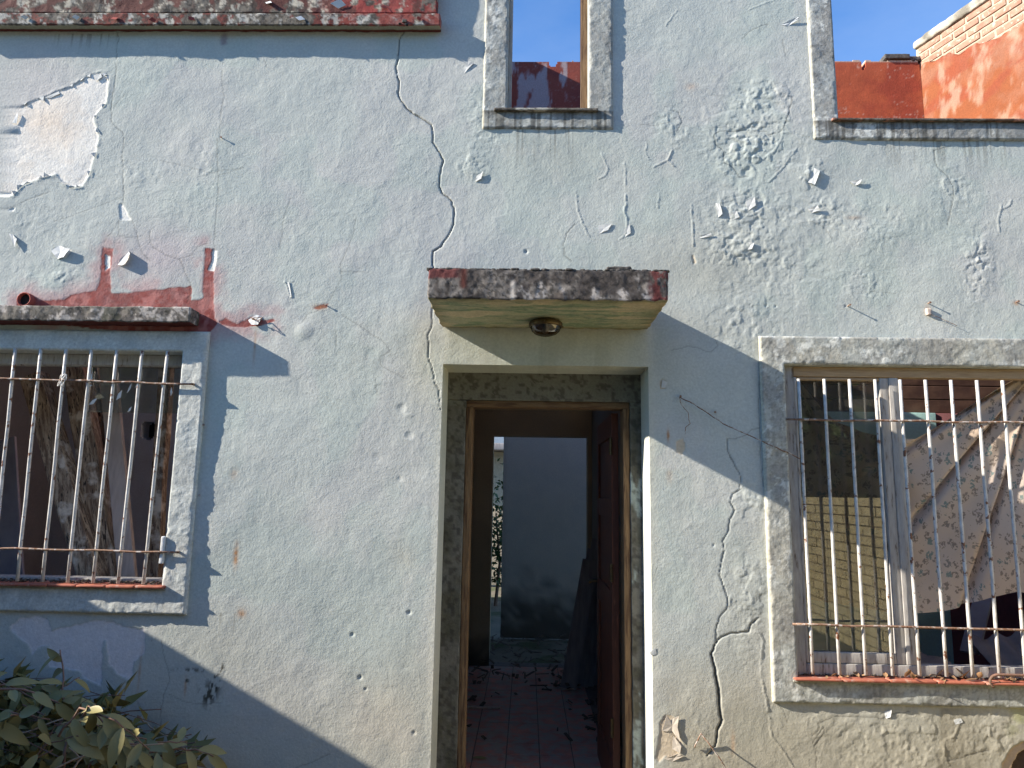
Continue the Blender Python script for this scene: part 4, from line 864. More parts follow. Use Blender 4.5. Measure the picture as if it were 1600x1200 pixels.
def joined_leaves(name, n, posf, L, W, mat, seed, label, cat, kind='stuff'):
    r = random.Random(seed); base = np.array([(0, 0, 0), (.35, -.5, .08), (1, 0, -.12), (.35, .5, .08)])*np.array((L, W, L)); Vs, Fs = [], []
    for k in range(n):
        e = Matrix.Rotation(r.uniform(0, 6.28), 3, 'Z') @ Matrix.Rotation(r.uniform(-1.2, 1.2), 3, 'Y') @ Matrix.Rotation(r.uniform(-1, 1), 3, 'X'); s = r.uniform(.6, 1.25)
        p = posf(r); Vs.append(base*s @ np.array(e).T+p); Fs.append(np.array([(0, 1, 2, 3)])+4*k)
    o = obj(name, np.vstack(Vs), np.vstack(Fs), mat, None, True); return tag(o, label, cat, kind=kind)
sx = X(775, 900, 7.2)
trunk, tf = tube([(sx, 7.2, 0), (sx+.05, 7.2, .6), (sx-.02, 7.25, 1.3)], [.03, .022, .012], 6)
sh = empty('shrub', (sx, 7.2, 0), 'dark green shrub glimpsed through the narrow gap behind the hall', 'shrub'); obj('trunk', trunk, tf, M['bark'], sh)
r = random.Random(3); parts = []
o = joined_leaves('crown', 900, lambda r: np.array((sx+r.gauss(0, .28), 7.2+r.gauss(0, .25), .25+abs(r.gauss(.7, .42)))), .11, .05, M['shrub'], 4, None, None, None)
o.parent = sh; o.location = o.location-Vector((sx, 7.2, 0))
# ================================================================ ROOFLESS UPPER FLOOR
YU = 2.4
zr = Z(1375, 95, YU)
xcor = X(1441, 130, YU)
rxs = spans(X(720, 100, YU)-1.0, xcor, (), .012, X(780, 100, YU), xcor); rzs = spans(2.95, zr+.03, (), .012, Z(860, 190, YU)-.05, 9)
nt1 = (P(1349, 100, YU)[0], .018), (P(1441, 100, YU)[0], .03), (P(864, 105, YU)[0], .035)
def rk(cx, cz):
    top = zr+.02*(fbm(cx, cz*0, .05, 3, 8)-.5)+.0
    top = np.where(cx < P(1000, 100, YU)[0], top-.018, top)
    m = cz < top
    for (a, ww), dp in zip(nt1, (.085, .09, .07)): m &= ~((np.abs(cx-a) < ww*(.6+.7*(cz-(zr-dp))/dp)) & (cz > zr-dp))
    return m
def red_c(X_, Z_, h):
    c = np.zeros(X_.shape+(3,))+np.array((.44, .10, .045)); c = mixc(c, (.34, .065, .035), sm(.4, .65, fbm(X_, Z_, .25, 3, 3)))
    vein = np.exp(-((fbm(X_, Z_, .11, 4, 9)-.5)/.008)**2); c = mixc(c, (.62, .42, .34), vein*.6*sm(.45, .6, fbm(X_, Z_, .3, 2, 14)))
    lf = sm(P(1100, 100, YU)[0], P(1000, 100, YU)[0], X_); c = mixc(c, (.20, .05, .045), lf*.7); c = mixc(c, (.45, .40, .42), lf*sm(.52, .62, fbm(X_, Z_*.35, .09, 4, 17, .6))*.75)  # left stretch: its shade is put into the colour, pale stains over it
    return mixc(c, (.60, .50, .40), sm(zr-.02, zr-.005, Z_)*.8)
relief('rear_wall', rxs, rzs, rk, YU, YU+.18, lambda a, b: .006*(fbm(a, b, .3, 3, 2)-.5)+.0015*(fbm(a, b, .03, 2, 3)-.5), red_c, M['rough'], house, 2)
V, Fq = rbox(X(1381, 88, YU), X(1420, 88, YU), YU-.02, YU+.14, zr+.012, zr+.055, .02, .004, .004, .03, 3)
tag(obj('broken_slab', V, Fq, M['stone'], None, True), 'dark broken slab lying on top of the red upper rear wall', 'slab')
V, Fq = rbox(X(1420, 92, YU)+.002, X(1440, 92, YU)-.004, YU, YU+.15, zr+.0, zr+.05, .012, .01, .010, .02, 9)
tag(obj('rubble_lump', V, Fq, M['stone'], None, True), 'dark lump of rubble in the corner where the red wall meets the brick wall', 'rubble')
# hidden partition left of the narrow window: only its shadow shows on the rear wall
q = P(862, 108, YU); xp = X(722, 100, YU)-.12
slab('upper_partition', (xp-.12, xp, 1.3, YU-.001, 2.95, q[2]+.52*(q[0]-xp)), (.4, .12, .08), 5, .1)
# oblique side wall: brick above, torn orange plaster below
ANG = math.radians(20)
dirv = np.array((math.sin(ANG), -math.cos(ANG), 0)); nrm = np.array((-math.cos(ANG), -math.sin(ANG), 0))
cor = P(1441, 120, YU); cor[2] = 0
ztopc = Z(1435, 73, YU)
L_ = 2.6
SW = empty('brick_wall', (cor[0], cor[1], 2.95), parent=house); SW['label'] = 'upper side wall of bare brick above torn orange plaster'
def onw(s, off, z): return cor+dirv*s+nrm*off+np.array((0, 0, z))
def swbox(s0, s1, o0, o1, z0, z1, **k):
    V, Fq = rbox(s0, s1, o0, o1, z0, z1, **k); return cor+V[:, :1]*dirv+V[:, 1:2]*nrm+V[:, 2:]*np.array((0, 0, 1)), Fq[:, ::-1]
V, Fq = swbox(-.05, L_, -.2, -.008, 2.95, ztopc, res=.04, r=.004, amp=.003, size=.05, s=3); obj('mortar_core', V, Fq, M['mortar'], SW, True)
V, Fq = swbox(-.06, L_, -.22, .02, ztopc+.001, ztopc+.085, res=.02, r=.02, amp=.013, size=.09, s=5); c = np.zeros((len(V), 3))+np.array((.46, .41, .34)); c = mixc(c, (.15, .135, .11), sm(.38, .6, fbm3(V, .08, 4, 3))*.85); obj('coping', V, Fq, M['rough'], SW, True, c)
r = random.Random(12); ch = .068
for row in range(11):
    s = -.02-(row % 2)*.115; 
    while s < L_-.3:
        a, b = max(s, -.04), s+.212
        if b > a+.03:
            z1 = ztopc-.008-row*ch; z0 = z1-.052
            pl = .34+.05*math.sin(a*6)-.12*a+.12
            if row*ch < .62:
                V, Fq = swbox(a, b, -.03, r.uniform(-.004, .003), z0+r.uniform(-.002, .002), z1+r.uniform(-.002, .002), res=.12, r=.004, amp=.002, size=.03, s=r.randint(1, 99)); obj('brick', V, Fq, M['brick'], SW, True)
        s += .23
ns, nz_ = 200, 90; S_ = np.linspace(0, L_, ns); Zz = np.linspace(2.95, ztopc-.12, nz_)
SS, ZZ = np.meshgrid(S_, Zz, indexing='ij')
edge = ztopc-.19-.17*sm(0, .75, SS)-.0*SS+.10*(fbm(SS, SS*0, .12, 4, 6)-.5)
ZZc = np.minimum(ZZ, edge); hh = .012+.004*(fbm(SS, ZZ, .3, 3, 5)-.5)+.002*(fbm(SS, ZZ, .04, 2, 5)-.5)-.006*sm(.03, 0, edge-ZZc)
Vp = cor+SS[..., None]*dirv+hh[..., None]*nrm+ZZc[..., None]*np.array((0, 0, 1)); I = np.arange(ns*nz_).reshape(ns, nz_)
Fq = np.stack([I[:-1, :-1], I[:-1, 1:], I[1:, 1:], I[1:, :-1]], -1).reshape(-1, 4)
cc = np.zeros(SS.shape+(3,))+np.array((.25, .075, .028)); cc = mixc(cc, (.30, .14, .09), sm(.45, .66, fbm(SS, ZZ, .22, 4, 15, .6))*.6); cc = mixc(cc, (.24, .05, .025), sm(.5, .6, fbm(SS*.4, ZZ, .12, 3, 19))*.6)
cc = mixc(cc, (.40, .30, .23), sm(.50, .72, fbm(SS, ZZ*.6, .10, 4, 25, .65))*.55)
obj('plaster', Vp.reshape(-1, 3), Fq, M['rough'], SW, True, cc.reshape(-1, 3))
# ================================================================ NAILS, WIRES, FLAKES, LAMP
def nail(px, py, L=.045, r=.003, mat='rust', drop=0, hook=False):
    p = P(px, py); pts = [p+np.array((0, .01, 0)), p+np.array((0, -L, drop))]
    if hook: pts += [p+np.array((.0, -L-.008, .012))]
    V, Fq = tube(pts, r, 6); hV, hF = tube([p+np.array((0, -L, drop)), p+np.array((0, -L-.002, drop))], r*2, 8)
    V, Fq = join([(V, Fq), (hV, hF)]); obj('nail', V, Fq, M[mat], house)
for (a, b, l) in ((1325, 478, .022), (1450, 474, .020), (1588, 472, .016), (509, 477, .012), (1062, 620, .02), (319, 664, .01), (313, 774, .008), (1254, 705, .01), (300, 601, .02), (1117, 644, .006), (398, 500, .02), (347, 216, .012)): nail(a, b, l, .0028)
q = P(1450, 487); V, Fq = rbox(q[0]-.012, q[0]+.010, -.012, .004, q[2]-.018, q[2]+.016, .008, .004, .004, .02, 4); obj('plaster_plug', V, Fq, M['plank'], house, True)
def wire(pts, r, label, s, mat='rust', sag=.0):
    rr = random.Random(s); q = []
    for a, b in zip(pts[:-1], pts[1:]):
        for i in range(6): t = i/6; q.append(a*(1-t)+b*t+np.array((rr.uniform(-1, 1), rr.uniform(-1, 1), rr.uniform(-1, 1)))*.0016)
    q.append(pts[-1]); V, Fq = tube(q, r, 6); return tag(obj('wire', V, Fq, M[mat], None, True), label, 'wire')
wire([P(1062, 620, -.018), P(1085, 632, -.02), P(1130, 662, -.03), P(1180, 685, -.035), P(1215, 700, -.035), P(1255, 719, .005)], .0026, 'rusty wire stretched from a nail to the right window grille', 3)
wire([P(1062, 621, -.012), P(1064, 632, -.016), P(1075, 645, -.016), P(1078, 662, -.014), P(1071, 668, -.012), P(1071, 678, -.008)], .0016, 'thin rusty wire end dangling from the nail right of the door', 4)
wire([P(1450, 490, -.012), P(1470, 497, -.010), P(1495, 509, -.012)], .0014, 'short thin wire poking out of the plugged hole above the right window', 5)
wire([P(1085, 1168, -.012), P(1095, 1146, -.028), P(1110, 1165, -.05), P(1128, 1190, -.05), P(1140, 1212, -.02)], .003, 'bent wire loop sticking out low on the wall right of the door', 6)
wire([P(398, 498, -.02), P(404, 502, -.03), P(409, 496, -.012), P(392, 497, -.01)], .002, 'bit of wire twisted round the nail right of the left window ledge', 8)
wire([P(1222, 536, -.03), P(1200, 525, -.022), P(1195, 536, -.022)], .0012, 'hair-thin wire lying over the top corner of the right window surround', 9) if False else None
def flake(pts, lift, free, mat='flake', th=.0012, side=None):
    """a torn paint flake: polygon in the photograph; the vertices listed in free stand off the wall"""
    n = len(pts); fr = np.array([P(a, b, 0) for a, b in pts]); fr[:, 1] = [-.0015-(lift*.00062 if i in free else .0) for i in range(n)]
    c = fr.mean(0); c[1] = -.002-lift*.00018
    mid = [(fr[i]+fr[(i+1) % n])/2+np.array((rnd.uniform(-1, 1)*.002, -.0008*lift*.15, rnd.uniform(-1, 1)*.002)) for i in range(n)]
    ring = []
    for i in range(n): ring += [fr[i], mid[i]]
    V = np.array([c]+ring); k = len(ring); top = [(0, 1+i, 1+(i+1) % k) for i in range(k)]
    V2 = V+np.array((0, th, 0)); m_ = k+1
    F3 = top+[(a+m_, c_+m_, b+m_) for a, b, c_ in top]+[(1+(i+1) % k, 1+i, 1+i+m_) for i in range(k)]+[(1+(i+1) % k, 1+i+m_, 1+(i+1) % k+m_) for i in range(k)]
    o = obj('paint_flake', V, [], M[mat], house) if False else obj('paint_flake', np.vstack([V, V2]), np.array(F3), M[mat], house, False)
    return o
FL = [([(80,392),(93,384),(112,390),(102,403),(90,405)], 20, (2, 3), 'white'), ([(184,414),(202,393),(206,398),(195,416)], 26, (2, 3), 'white'), ([(1220,39),(1245,29),(1248,31),(1232,41)], 16, (1, 2), 'white'),
  ([(1262,285),(1270,262),(1280,268),(1272,290)], 14, (2, 3), 'flake'), ([(1328,283),(1345,281),(1342,288),(1336,290)], 12, (1, 2), 'flake'), ([(1262,326),(1276,322),(1280,330),(1268,333)], 16, (1, 2), 'flake'),
  ([(1034,1142),(1041,1116),(1048,1125),(1060,1118),(1058,1136),(1062,1158),(1050,1142)], 12, (1, 3, 4, 5), 'cream'), ([(1052,1150),(1064,1165),(1062,1176),(1050,1170)], 9, (1, 2), 'cream'), ([(1038,1185),(1060,1176),(1068,1180),(1050,1190)], 12, (1, 2), 'cream'),
  ([(14,365),(20,366),(28,374),(25,388)], 10, (2, 3), 'flake'), ([(725,105),(732,96),(740,100),(722,120)], 10, (1, 2), 'flake'), ([(745,275),(755,268),(752,280),(742,284)], 10, (1, 2), 'flake'),
  ([(1085,370),(1110,365),(1112,369),(1086,374)], 12, (1, 2), 'flake'), ([(1118,318),(1123,318),(1128,335),(1122,340)], 12, (1, 2), 'flake'), ([(1138,335),(1150,330),(1155,340),(1145,344)], 10, (1, 2), 'flake'), ([(1165,315),(1178,308),(1180,322),(1168,330)], 12, (1, 2), 'flake'), ([(1165,378),(1178,380),(1174,390),(1166,390)], 12, (1, 2), 'flake'),
  ([(146,119),(158,115),(160,121),(152,127)], 5, (2, 3), 'flake'), ([(20,192),(27,176),(29,180),(26,194)], 4, (2,), 'white'), ([(70,153),(92,143),(94,147),(78,154)], 4, (2,), 'flake'),
  ([(388,500),(400,492),(410,495),(404,508),(394,508)], 16, (3, 4), 'white'), ([(448,442),(452,441),(456,464),(452,465)], 7, (1, 2), 'flake'), ([(1382,1112),(1392,1108),(1390,1120),(1384,1123)], 10, (1, 2), 'white'), ([(1015,1020),(1024,1012),(1026,1022),(1018,1024)], 3, (1,), 'flake'),
  ([(1490,1125),(1500,1122),(1504,1128),(1492,1132)], 5, (1, 2), 'flake'), ([(1035,593),(1043,598),(1040,606),(1033,606)], 3, (1,), 'flake'), ([(935,352),(956,350),(950,360),(936,366)], 8, (1, 2), 'flake'), ([(983,350),(985,365),(975,372),(972,366)], 8, (0, 1), 'flake')]
for f in FL: flake(*f)
rr = random.Random(44); bp = [(22,172),(45,160),(60,155),(100,140),(125,127),(142,117),(157,113),(168,118),(170,125),(165,160),(150,178),(146,185),(153,210),(150,235),(143,255),(137,275),(128,290),(108,292),(95,283),(88,272),(60,278),(35,288),(20,305)]
for (ax, ay), (bx, by) in zip(bp[:-1], bp[1:]):
    L = math.hypot(bx-ax, by-ay); nn = max(1, int(L/9)); ux, uy = (bx-ax)/L, (by-ay)/L; nx_, ny_ = -uy, ux
    for i in range(nn):
        if rr.random() < .5: continue
        t0 = (i+rr.uniform(0, .3))/nn; t1 = (i+1+rr.uniform(-.2, .2))/nn; tm_ = (t0+t1)/2+rr.uniform(-.2, .2)/nn; dp_ = rr.choice((1.5, 2.5, 4, 7))*rr.uniform(.7, 1.2)
        flake([(ax+ux*L*t0-nx_*1.5, ay+uy*L*t0-ny_*1.5), (ax+ux*L*t1-nx_*1.5, ay+uy*L*t1-ny_*1.5), (ax+ux*L*tm_+nx_*dp_, ay+uy*L*tm_+ny_*dp_)], rr.uniform(3, 8), (2,), 'flake')
# red and white paint curls on the parapet ledge and canopy
for (px, py, s_, m_) in ((530, 8, 26, 'white'), (470, 30, 16, 'white'), (180, 30, 14, 'redflake'), (120, 28, 14, 'white'), (600, 12, 12, 'redflake'), (300, 30, 14, 'redflake'), (40, 28, 12, 'white'), (420, 5, 14, 'white'), (655, 30, 10, 'redflake'), (240, 32, 12, 'redflake')):
    Yb = -.062 if py > 20 else -.045
    q = P(px, py, Yb-.002); k = s_*.0029; an = rnd.uniform(0, 3); V = [q+np.array((math.cos(an+t)*k*rnd.uniform(.4, .6), -.0015-(.010 if i in (1, 2) else 0), math.sin(an+t)*k*rnd.uniform(.25, .4))) for i, t in enumerate((0, 1.4, 3, 4.6))]
    V = np.array(V+[v+np.array((0, .0015, 0)) for v in V]); obj('paint_flake', V, BF, M[m_], house)
for k_, (px, py, s_) in enumerate(((632, 33, .012), (635, 38, .009), (625, 37, .007))):
    q = P(px, py, -.064); V, Fq = rbox(q[0]-s_, q[0]+s_, -.069, -.058, q[2]-s_*.7, q[2]+s_*.7, .006, .004, .004, .01, 3+k_); obj('broken_chip', V, Fq, M['dark'] if k_ else M['stone'], house, True)
# drain hole over the window ledge
q = P(44, 470, 0); V, Fq = [], []; n = 14
pts = [q+np.array((0, y_, 0)) for y_ in (-.03, .0)]; 
for rr_, yy in ((.036, -.032), (.036, .03), (.031, .03), (.031, -.032)):
    for k in range(n): t = 2*math.pi*k/n; V.append(q+np.array((rr_*math.cos(t), yy, rr_*math.sin(t))))
Fq = [(j*n+k, j*n+(k+1) % n, ((j+1) % 4)*n+(k+1) % n, ((j+1) % 4)*n+k) for j in (0, 2, 3) for k in range(n)]
obj('drain_pipe', np.array(V), np.array(Fq), M['redflake'], house, True)
n0 = [q+np.array((.031*math.cos(2*math.pi*k/n), -.012, .031*math.sin(2*math.pi*k/n))) for k in range(n)]; obj('drain_dark_disc', np.array(n0), [tuple(range(n))], M['dark'], house)  # near-black disc paints the shade inside the pipe
# lamp under the canopy
lc = np.array((P(853, 500, -.2)[0], -.17, cz0)); lamp = empty('ceiling_lamp', lc, 'round tarnished brass lamp with smoky broken glass under the door canopy', 'lamp')
def lathe(prof, n=28, c=lc):
    V = [c+np.array((r_*math.cos(2*math.pi*k/n), r_*math.sin(2*math.pi*k/n), z_)) for r_, z_ in prof for k in range(n)]
    return np.array(V), np.array([(j*n+k, j*n+(k+1) % n, (j+1)*n+(k+1) % n, (j+1)*n+k) for j in range(len(prof)-1) for k in range(n)])
obj('rim', *lathe([(.0, -.002), (.045, -.003), (.070, -.006), (.078, -.014), (.079, -.030), (.074, -.034), (.070, -.031), (.069, -.016), (.0, -.010)]), M['brass'], lamp, True)
obj('glass_bowl', *lathe([(.072, -.034), (.066, -.050), (.052, -.064), (.030, -.072), (.001, -.074)]), M['lampglass'], lamp, True)
V, Fq = lathe([(.001, -.066), (.012, -.062), (.018, -.050), (.014, -.036), (.009, -.028), (.009, -.01)], 12); obj('bulb', V, Fq, M['white'], lamp, True)
for k in range(3):
    a = k*2.1+.4; V, Fq = tube([lc+np.array((.076*math.cos(a), .076*math.sin(a), -.02)), lc+np.array((.09*math.cos(a), .09*math.sin(a), -.022))], .004, 6); obj('screw', V, Fq, M['brass'], lamp)
# stone chip on the canopy, ragged crust along its top edge
q = P(966, 419, -.5); V, Fq = rbox(q[0]-.05, q[0]+.055, -.51, -.43, cz1+.003, cz1+.020, .012, .006, .006, .02, 5); tag(obj('stone_chip', V, Fq, M['stone'], None, True), 'dark flat chip lying on top of the door canopy near its right end', 'stone chip')
r = random.Random(6); parts = []
for k in range(260):
    x = r.uniform(cx0, cx1); V, Fq = rbox(-1, 1, -1, 1, -1, 1, 1.1, .5, .3, .8, k); s_ = r.uniform(.002, .007); parts.append((V*np.array((s_*r.uniform(1, 2.5), s_, s_*.7))+np.array((x, -.52+r.uniform(.004, .03), cz1+.001)), Fq))
V, Fq = join(parts); obj('crust', V, Fq, M['stone'], house, True)['kind'] = 'stuff'
# ---------------------------------------------------------------- dead leaves on the right sill
dl = [leafmesh(.045, .022, .35, .2, M['dryleaf'], 'dry_leaf'), leafmesh(.06, .028, -.3, .25, M['dryleaf'], 'dry_leaf'), leafmesh(.035, .02, .5, .1, M['dryleaf'], 'dry_leaf')]
r = random.Random(31)
for k in range(46):
    px = r.choice((r.uniform(1285, 1380), r.uniform(1395, 1500), r.uniform(1460, 1530), r.uniform(1440, 1600), r.uniform(1560, 1610)))
    o = bpy.data.objects.new('dry_leaf', r.choice(dl)); put(o, None, (X(px, 1060, .02), r.uniform(-.04, .015), RW[2]+.014+r.uniform(.003, .010)))
    o.rotation_euler = (r.uniform(-.5, .5), r.uniform(-.6, .3), r.uniform(0, 6.28)); s_ = r.uniform(.5, 1.0); o.scale = (s_, s_, s_)
    tag(o, 'small brown dead leaf lying on the right window sill', 'leaf', 'dead leaves on the right window sill')
q = P(1560, 1062, -.045); pts = [q+np.array((-.04*math.cos(t)-.0, -.004, .03*math.sin(t)-.008)) for t in np.linspace(-.9, 1.5, 10)]+[q+np.array((x_, -.004, .022)) for x_ in (.06, .16, .25)]
V, Fq = tube(pts, [.005]*4+[.006]*9, 6); tag(obj('dry_pod', V, Fq, M['bark'], None, True), 'curved dry brown pod lying at the edge of the right window sill', 'pod')
r = random.Random(9); parts = []
for k in range(300):
    x = r.uniform(RW[0]+.02, RW[0]+1.25); V, Fq = bar((x, r.uniform(.0, .07), RW[2]+.016), (x+r.uniform(-.02, .02), r.uniform(.0, .07), RW[2]+.018+r.uniform(0, .006)), r.uniform(.002, .008), .003); parts.append((V, Fq))
for k in range(260):
    x = r.uniform(VX0, LW[1]-.03); y_ = r.uniform(.0, .07); V, Fq = bar((x, y_, LW[2]+.015), (x+r.uniform(-.02, .02), y_+r.uniform(-.02, .02), LW[2]+.018+r.uniform(0, .006)), r.uniform(.003, .010), .004); parts.append((V, Fq))
V, Fq = join(parts); tag(obj('sill_crumbs', V, Fq, M['debris']), 'dark crumbs and flakes of paint strewn along both window sills', 'debris', kind='stuff')
# ================================================================ HEAP OF CUT BRANCHES
lms = [leafmesh(.105, .048, .18, .16, M['leaf'], 'leaf'), leafmesh(.12, .052, .45, .10, M['leaf'], 'leaf'), leafmesh(.09, .045, -.15, .22, M['leaf'], 'leaf'), leafmesh(.10, .040, .7, .15, M['leaf'], 'leaf')]
r = random.Random(77)
YH = -.45
prof = [(-260, 1040), (-100, 1035), (0, 1062), (50, 1085), (100, 1075), (140, 1085), (165, 1125), (200, 1150), (240, 1160), (285, 1185), (310, 1215), (340, 1260)]
def top_at(px): return np.interp(px, [p[0] for p in prof], [p[1] for p in prof])
def branch(path, rad, nl, label, spread=1.0, seed=1, tipleaf=True):
    rr = random.Random(seed); pts = [P(a, b, Y_) for a, b, Y_ in path]
    fine = []
    for a, b in zip(pts[:-1], pts[1:]):
        for i in range(4): fine.append(a+(b-a)*i/4+np.array([rr.uniform(-1, 1) for _ in range(3)])*.004)
    fine.append(pts[-1]); n = len(fine); V, Fq = tube(fine, [rad*(1-.65*i/n) for i in range(n)], 6)
    base = empty('cut_branch', fine[0], label, 'branch', 'cut branches heaped against the wall'); obj('stem', V, Fq, M['bark'], base, True)
    for k in range(nl):
        t = (n-1)*(.12+.88*(k+.5)/nl); i = min(n-2, int(t)); p = fine[i]+(fine[i+1]-fine[i])*(t-i); d = fine[i+1]-fine[i]; d /= np.linalg.norm(d)
        side = 1 if k % 2 else -1; v = d*rr.uniform(.2, .8)+np.array((rr.uniform(-.7, .7), -rr.uniform(-.2, .8), side*rr.uniform(.1, .7)-.25))*spread; v /= np.linalg.norm(v)
        up = Vector((rr.uniform(-.4, .4), -rr.uniform(.2, 1.0), rr.uniform(.3, 1.0))); xv = Vector(v); yv = up.cross(xv).normalized(); zv = xv.cross(yv)
        o = bpy.data.objects.new('leaf', rr.choice(lms)); put(o, base, p); o.rotation_euler = Matrix((xv, yv, zv)).transposed().to_euler(); s_ = rr.uniform(.65, 1.15); o.scale = (s_, s_, s_)
    return base
branch([(60, 1230, -.5), (85, 1170, -.48), (100, 1100, -.42), (97, 1050, -.38), (94, 1015, -.36)], .006, 9, 'upright leafy twig standing highest in the branch heap under the left window', 1, 2)
branch([(-30, 1225, -.55), (40, 1150, -.5), (75, 1110, -.45), (95, 1075, -.4), (125, 1058, -.36)], .005, 7, 'bare-ended reddish twig crossing in front of the upright one', 1, 5)
branch([(98, 1230, -.7), (100, 1180, -.7), (103, 1155, -.68), (130, 1145, -.65), (200, 1163, -.6), (260, 1160, -.55), (292, 1160, -.5)], .0055, 8, 'long arching twig looping over the front of the branch heap', 1, 6)
branch([(160, 1210, -.55), (220, 1175, -.5), (285, 1170, -.42), (310, 1172, -.4), (334, 1182, -.4)], .006, 5, 'broken twig end sticking out furthest right of the branch heap', 1, 9)
gen = ['leafy cut branch lying in the heap under the left window']*40
for k in range(26):
    px = r.uniform(-120, 215); t = top_at(px); y0 = r.uniform(-.85, -.25); L = r.uniform(60, 150); py = t+r.uniform(8, 95)
    e = px+L*.9; e = min(e, 235); ty = max(top_at(min(e, 320))+r.uniform(0, 45), py-70)
    branch([(px-L*.3, py+50, y0), (px, py+8, y0), (px+L*.45, (py+ty)/2-6, y0+r.uniform(-.05, .05)), (e, ty+4, y0+.05)], r.uniform(.003, .007), r.randint(5, 9), gen[k], 1, 100+k)
def heap_pos(r):
    px = r.uniform(-200, 262); y_ = r.uniform(-.8, -.12); p = P(px, top_at(px)+22, -.45); return np.array((p[0], y_, max(.02, p[2]-.03-abs(r.gauss(0, .16))-.25*max(0, -y_-.45))))
joined_leaves('leaf_heap', 1900, heap_pos, .10, .045, M['leaf'], 8, 'mass of green leaves filling the heap of cut branches', 'leaves')
V, Fq = rbox(P(-200, 1100, -.45)[0], P(240, 1100, -.45)[0], -.62, -.12, -.02, P(230, 1215, -.45)[2]-.1, .06, .12, .05, .2, 4)
tag(obj('brush_pile', V, Fq, M['debris'], None, True), 'dark tangled core of the brush pile under the leaves', 'brush', kind='stuff')
r = random.Random(15); parts = []
for k in range(260):
    p = heap_pos(r)+np.array((0, -.02, .03)); a = r.uniform(-.5, .6); d = np.array((math.cos(a), r.uniform(-.4, .4), math.sin(a)))*r.uniform(.1, .3); parts.append(tube([p-d/2, p+np.array((0, 0, .01)), p+d/2], r.uniform(.0014, .003), 5))
V, Fq = join([(v, f) for v, f in parts]); tag(obj('twigs', V, Fq, M['bark'], None), 'thin reddish twigs woven through the leaf heap', 'twigs', kind='stuff')
for k, (pa, lab) in enumerate((([(20, 1245, -.8), (95, 1195, -.78), (175, 1165, -.75), (255, 1162, -.72)], 'longest bare pale twig lying across the front of the branch heap'),
    ([(100, 1240, -.75), (115, 1200, -.74), (128, 1185, -.72), (108, 1168, -.72)], 'short forked bare twig in front of the heap'),
    ([(-20, 1170, -.6), (50, 1140, -.6), (110, 1120, -.55), (150, 1100, -.5)], 'thin bare twig rising to the right across the middle of the heap'),
    ([(215, 1118, -.1), (225, 1128, -.12), (240, 1140, -.15), (262, 1150, -.2)], 'thin dry stalk leaning on the wall above the heap'))):
    pts = [P(*q) for q in pa]; f = []
    for a, b in zip(pts[:-1], pts[1:]): f += [a+(b-a)*i/4+np.array((0, 0, rnd.uniform(-.004, .004))) for i in range(4)]
    f.append(pts[-1]); V, Fq = tube(f, [.0042*(1-.5*i/len(f)) for i in range(len(f))], 6); tag(obj('twig', V, Fq, M['paletwig'], None, True), lab, 'twig')
# ================================================================ GROUND AND SURROUNDINGS
n = 60; gx = np.concatenate([[-200, -80, -30], np.linspace(-9, 9, n), [30, 80, 200]]); gy = np.concatenate([[-200, -80, -30], np.linspace(-12, 0, n), [.1, 8, 30, 80, 200]])
GX, GY = np.meshgrid(gx, gy, indexing='ij'); GZ = .05*(fbm(GX, GY, 1.5, 3, 4)-.5)*(np.abs(GX) < 9)*(GY < 0)*(GY > -12)-.03; I = np.arange(GX.size).reshape(GX.shape)
Fq = np.stack([I[:-1, :-1], I[1:, :-1], I[1:, 1:], I[:-1, 1:]], -1).reshape(-1, 4)
tag(obj('ground', np.stack([GX, GY, GZ], -1).reshape(-1, 3), Fq, M['ground'], None, True, origin=(0, 0, 0)), kind='structure')
# boundary wall at the left: its shadow crosses the foot of the facade
p1, p2 = P(220, 972), P(610, 1200); sl = (p2[2]-p1[2])/(p2[0]-p1[0])
xb = XL+.02; zb = p1[2]+sl*(xb-p1[0])
V, Fq = rbox(xb-.2, xb, -6.5, -.03, -.05, zb, .12, .01, .006, .3, 3); c = np.zeros((len(V), 3))+np.array((.42, .45, .45)); tag(obj('boundary_wall', V, Fq, M['rough'], None, True, c), 'plain rendered boundary wall running out from the left end of the house', 'wall')
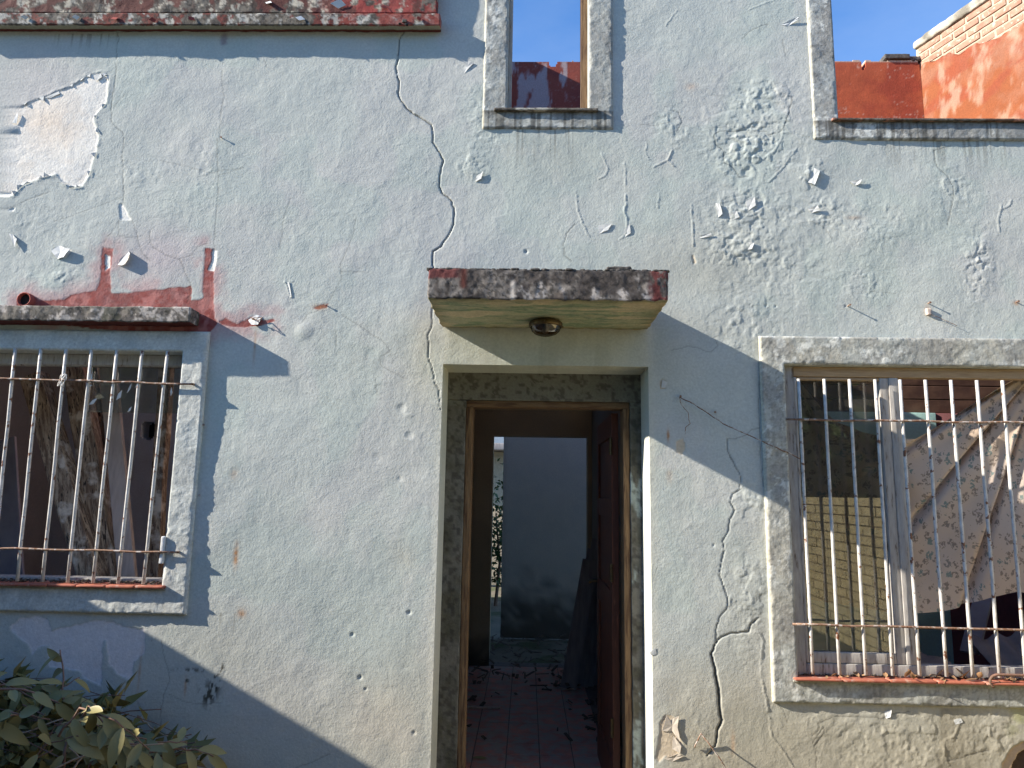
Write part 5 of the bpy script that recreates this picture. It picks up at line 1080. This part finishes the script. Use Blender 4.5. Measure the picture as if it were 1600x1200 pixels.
# yellowed brick garden wall opposite, with bare shrubs behind (seen mirrored in the window glass)
gw = empty('garden_wall', (3.75, -4.5, 0), 'sunlit yellowed brick garden wall running out along the right side of the yard', 'wall')
V, Fq = rbox(3.62, 3.82, -10, -.03, -.05, 1.62, .5, .004, 0); obj('core', V, Fq, M['gjoint'], gw)
parts = []; r = random.Random(2); row = 0; z = 0
while z < 1.56:
    y = -9.9-(row % 2)*.155
    while y < -.4:
        parts.append((boxv(3.597+r.uniform(-.004, .004), 3.625, y, y+.298, z+.004, z+.090), BF)); y += .31
    z += .102; row += 1
V, Fq = join(parts); obj('bricks', V, Fq, M['garden'], gw)['kind'] = 'stuff'
V, Fq = rbox(-14, 14, -19, -14, -.05, 8.2, 1, .02, .01, .3, 3); c = np.zeros((len(V), 3))+np.array((.22, .20, .18)); tag(obj('low_sky_blocker', V, Fq, M['soft'], None, True, c), 'unseen dark block added across the yard to cut low sky light', 'building')  # added behind the camera to block low sky and darken the shade
joined_leaves('hedge', 5000, lambda r: np.array((r.uniform(-4, 9), -10.6+r.gauss(0, .25), 1.0+abs(r.gauss(.6, .5)))), .12, .05, M['shrub'], 14, 'dark hedge standing across the yard opposite the house', 'hedge')
for tx_, ty_, th_ in ((-6.5, -11, 6.5), (-9.6, -11.8, 7.5), (3.5, -11.5, 6.8), (6.1, -9.3, 5.2)):
    te = empty('tree', (tx_, ty_, 0), 'dark broad tree standing across the yard at x %d' % tx_ if False else {-6.5: 'leftmost dark tree beyond the yard across from the house', -9.6: 'tallest dark tree beyond the yard across from the house', 3.5: 'dark tree behind the far end of the yellowed garden wall', 6.1: 'dark tree beyond the right-hand garden wall'}[tx_], 'tree', 'trees across the yard')
    V, Fq = tube([(tx_, ty_, 0), (tx_+.1, ty_, 1.5), (tx_-.1, ty_+.1, 3), (tx_, ty_, th_*.75)], [.22, .18, .14, .04], 8); obj('trunk', V, Fq, M['bark'], te, True)
    o = joined_leaves('crown', 3600, lambda r, a=tx_, b=ty_, h=th_: np.array((a+r.gauss(0, 1.25), b+r.gauss(0, .9), h*.62+r.gauss(0, h*.17))), .42, .26, M['shrub'], int(tx_*10) % 97, None, None, None)
    o.parent = te; o.location = o.location-Vector((tx_, ty_, 0))
print('sums', nt_, len(bpy.data.objects))
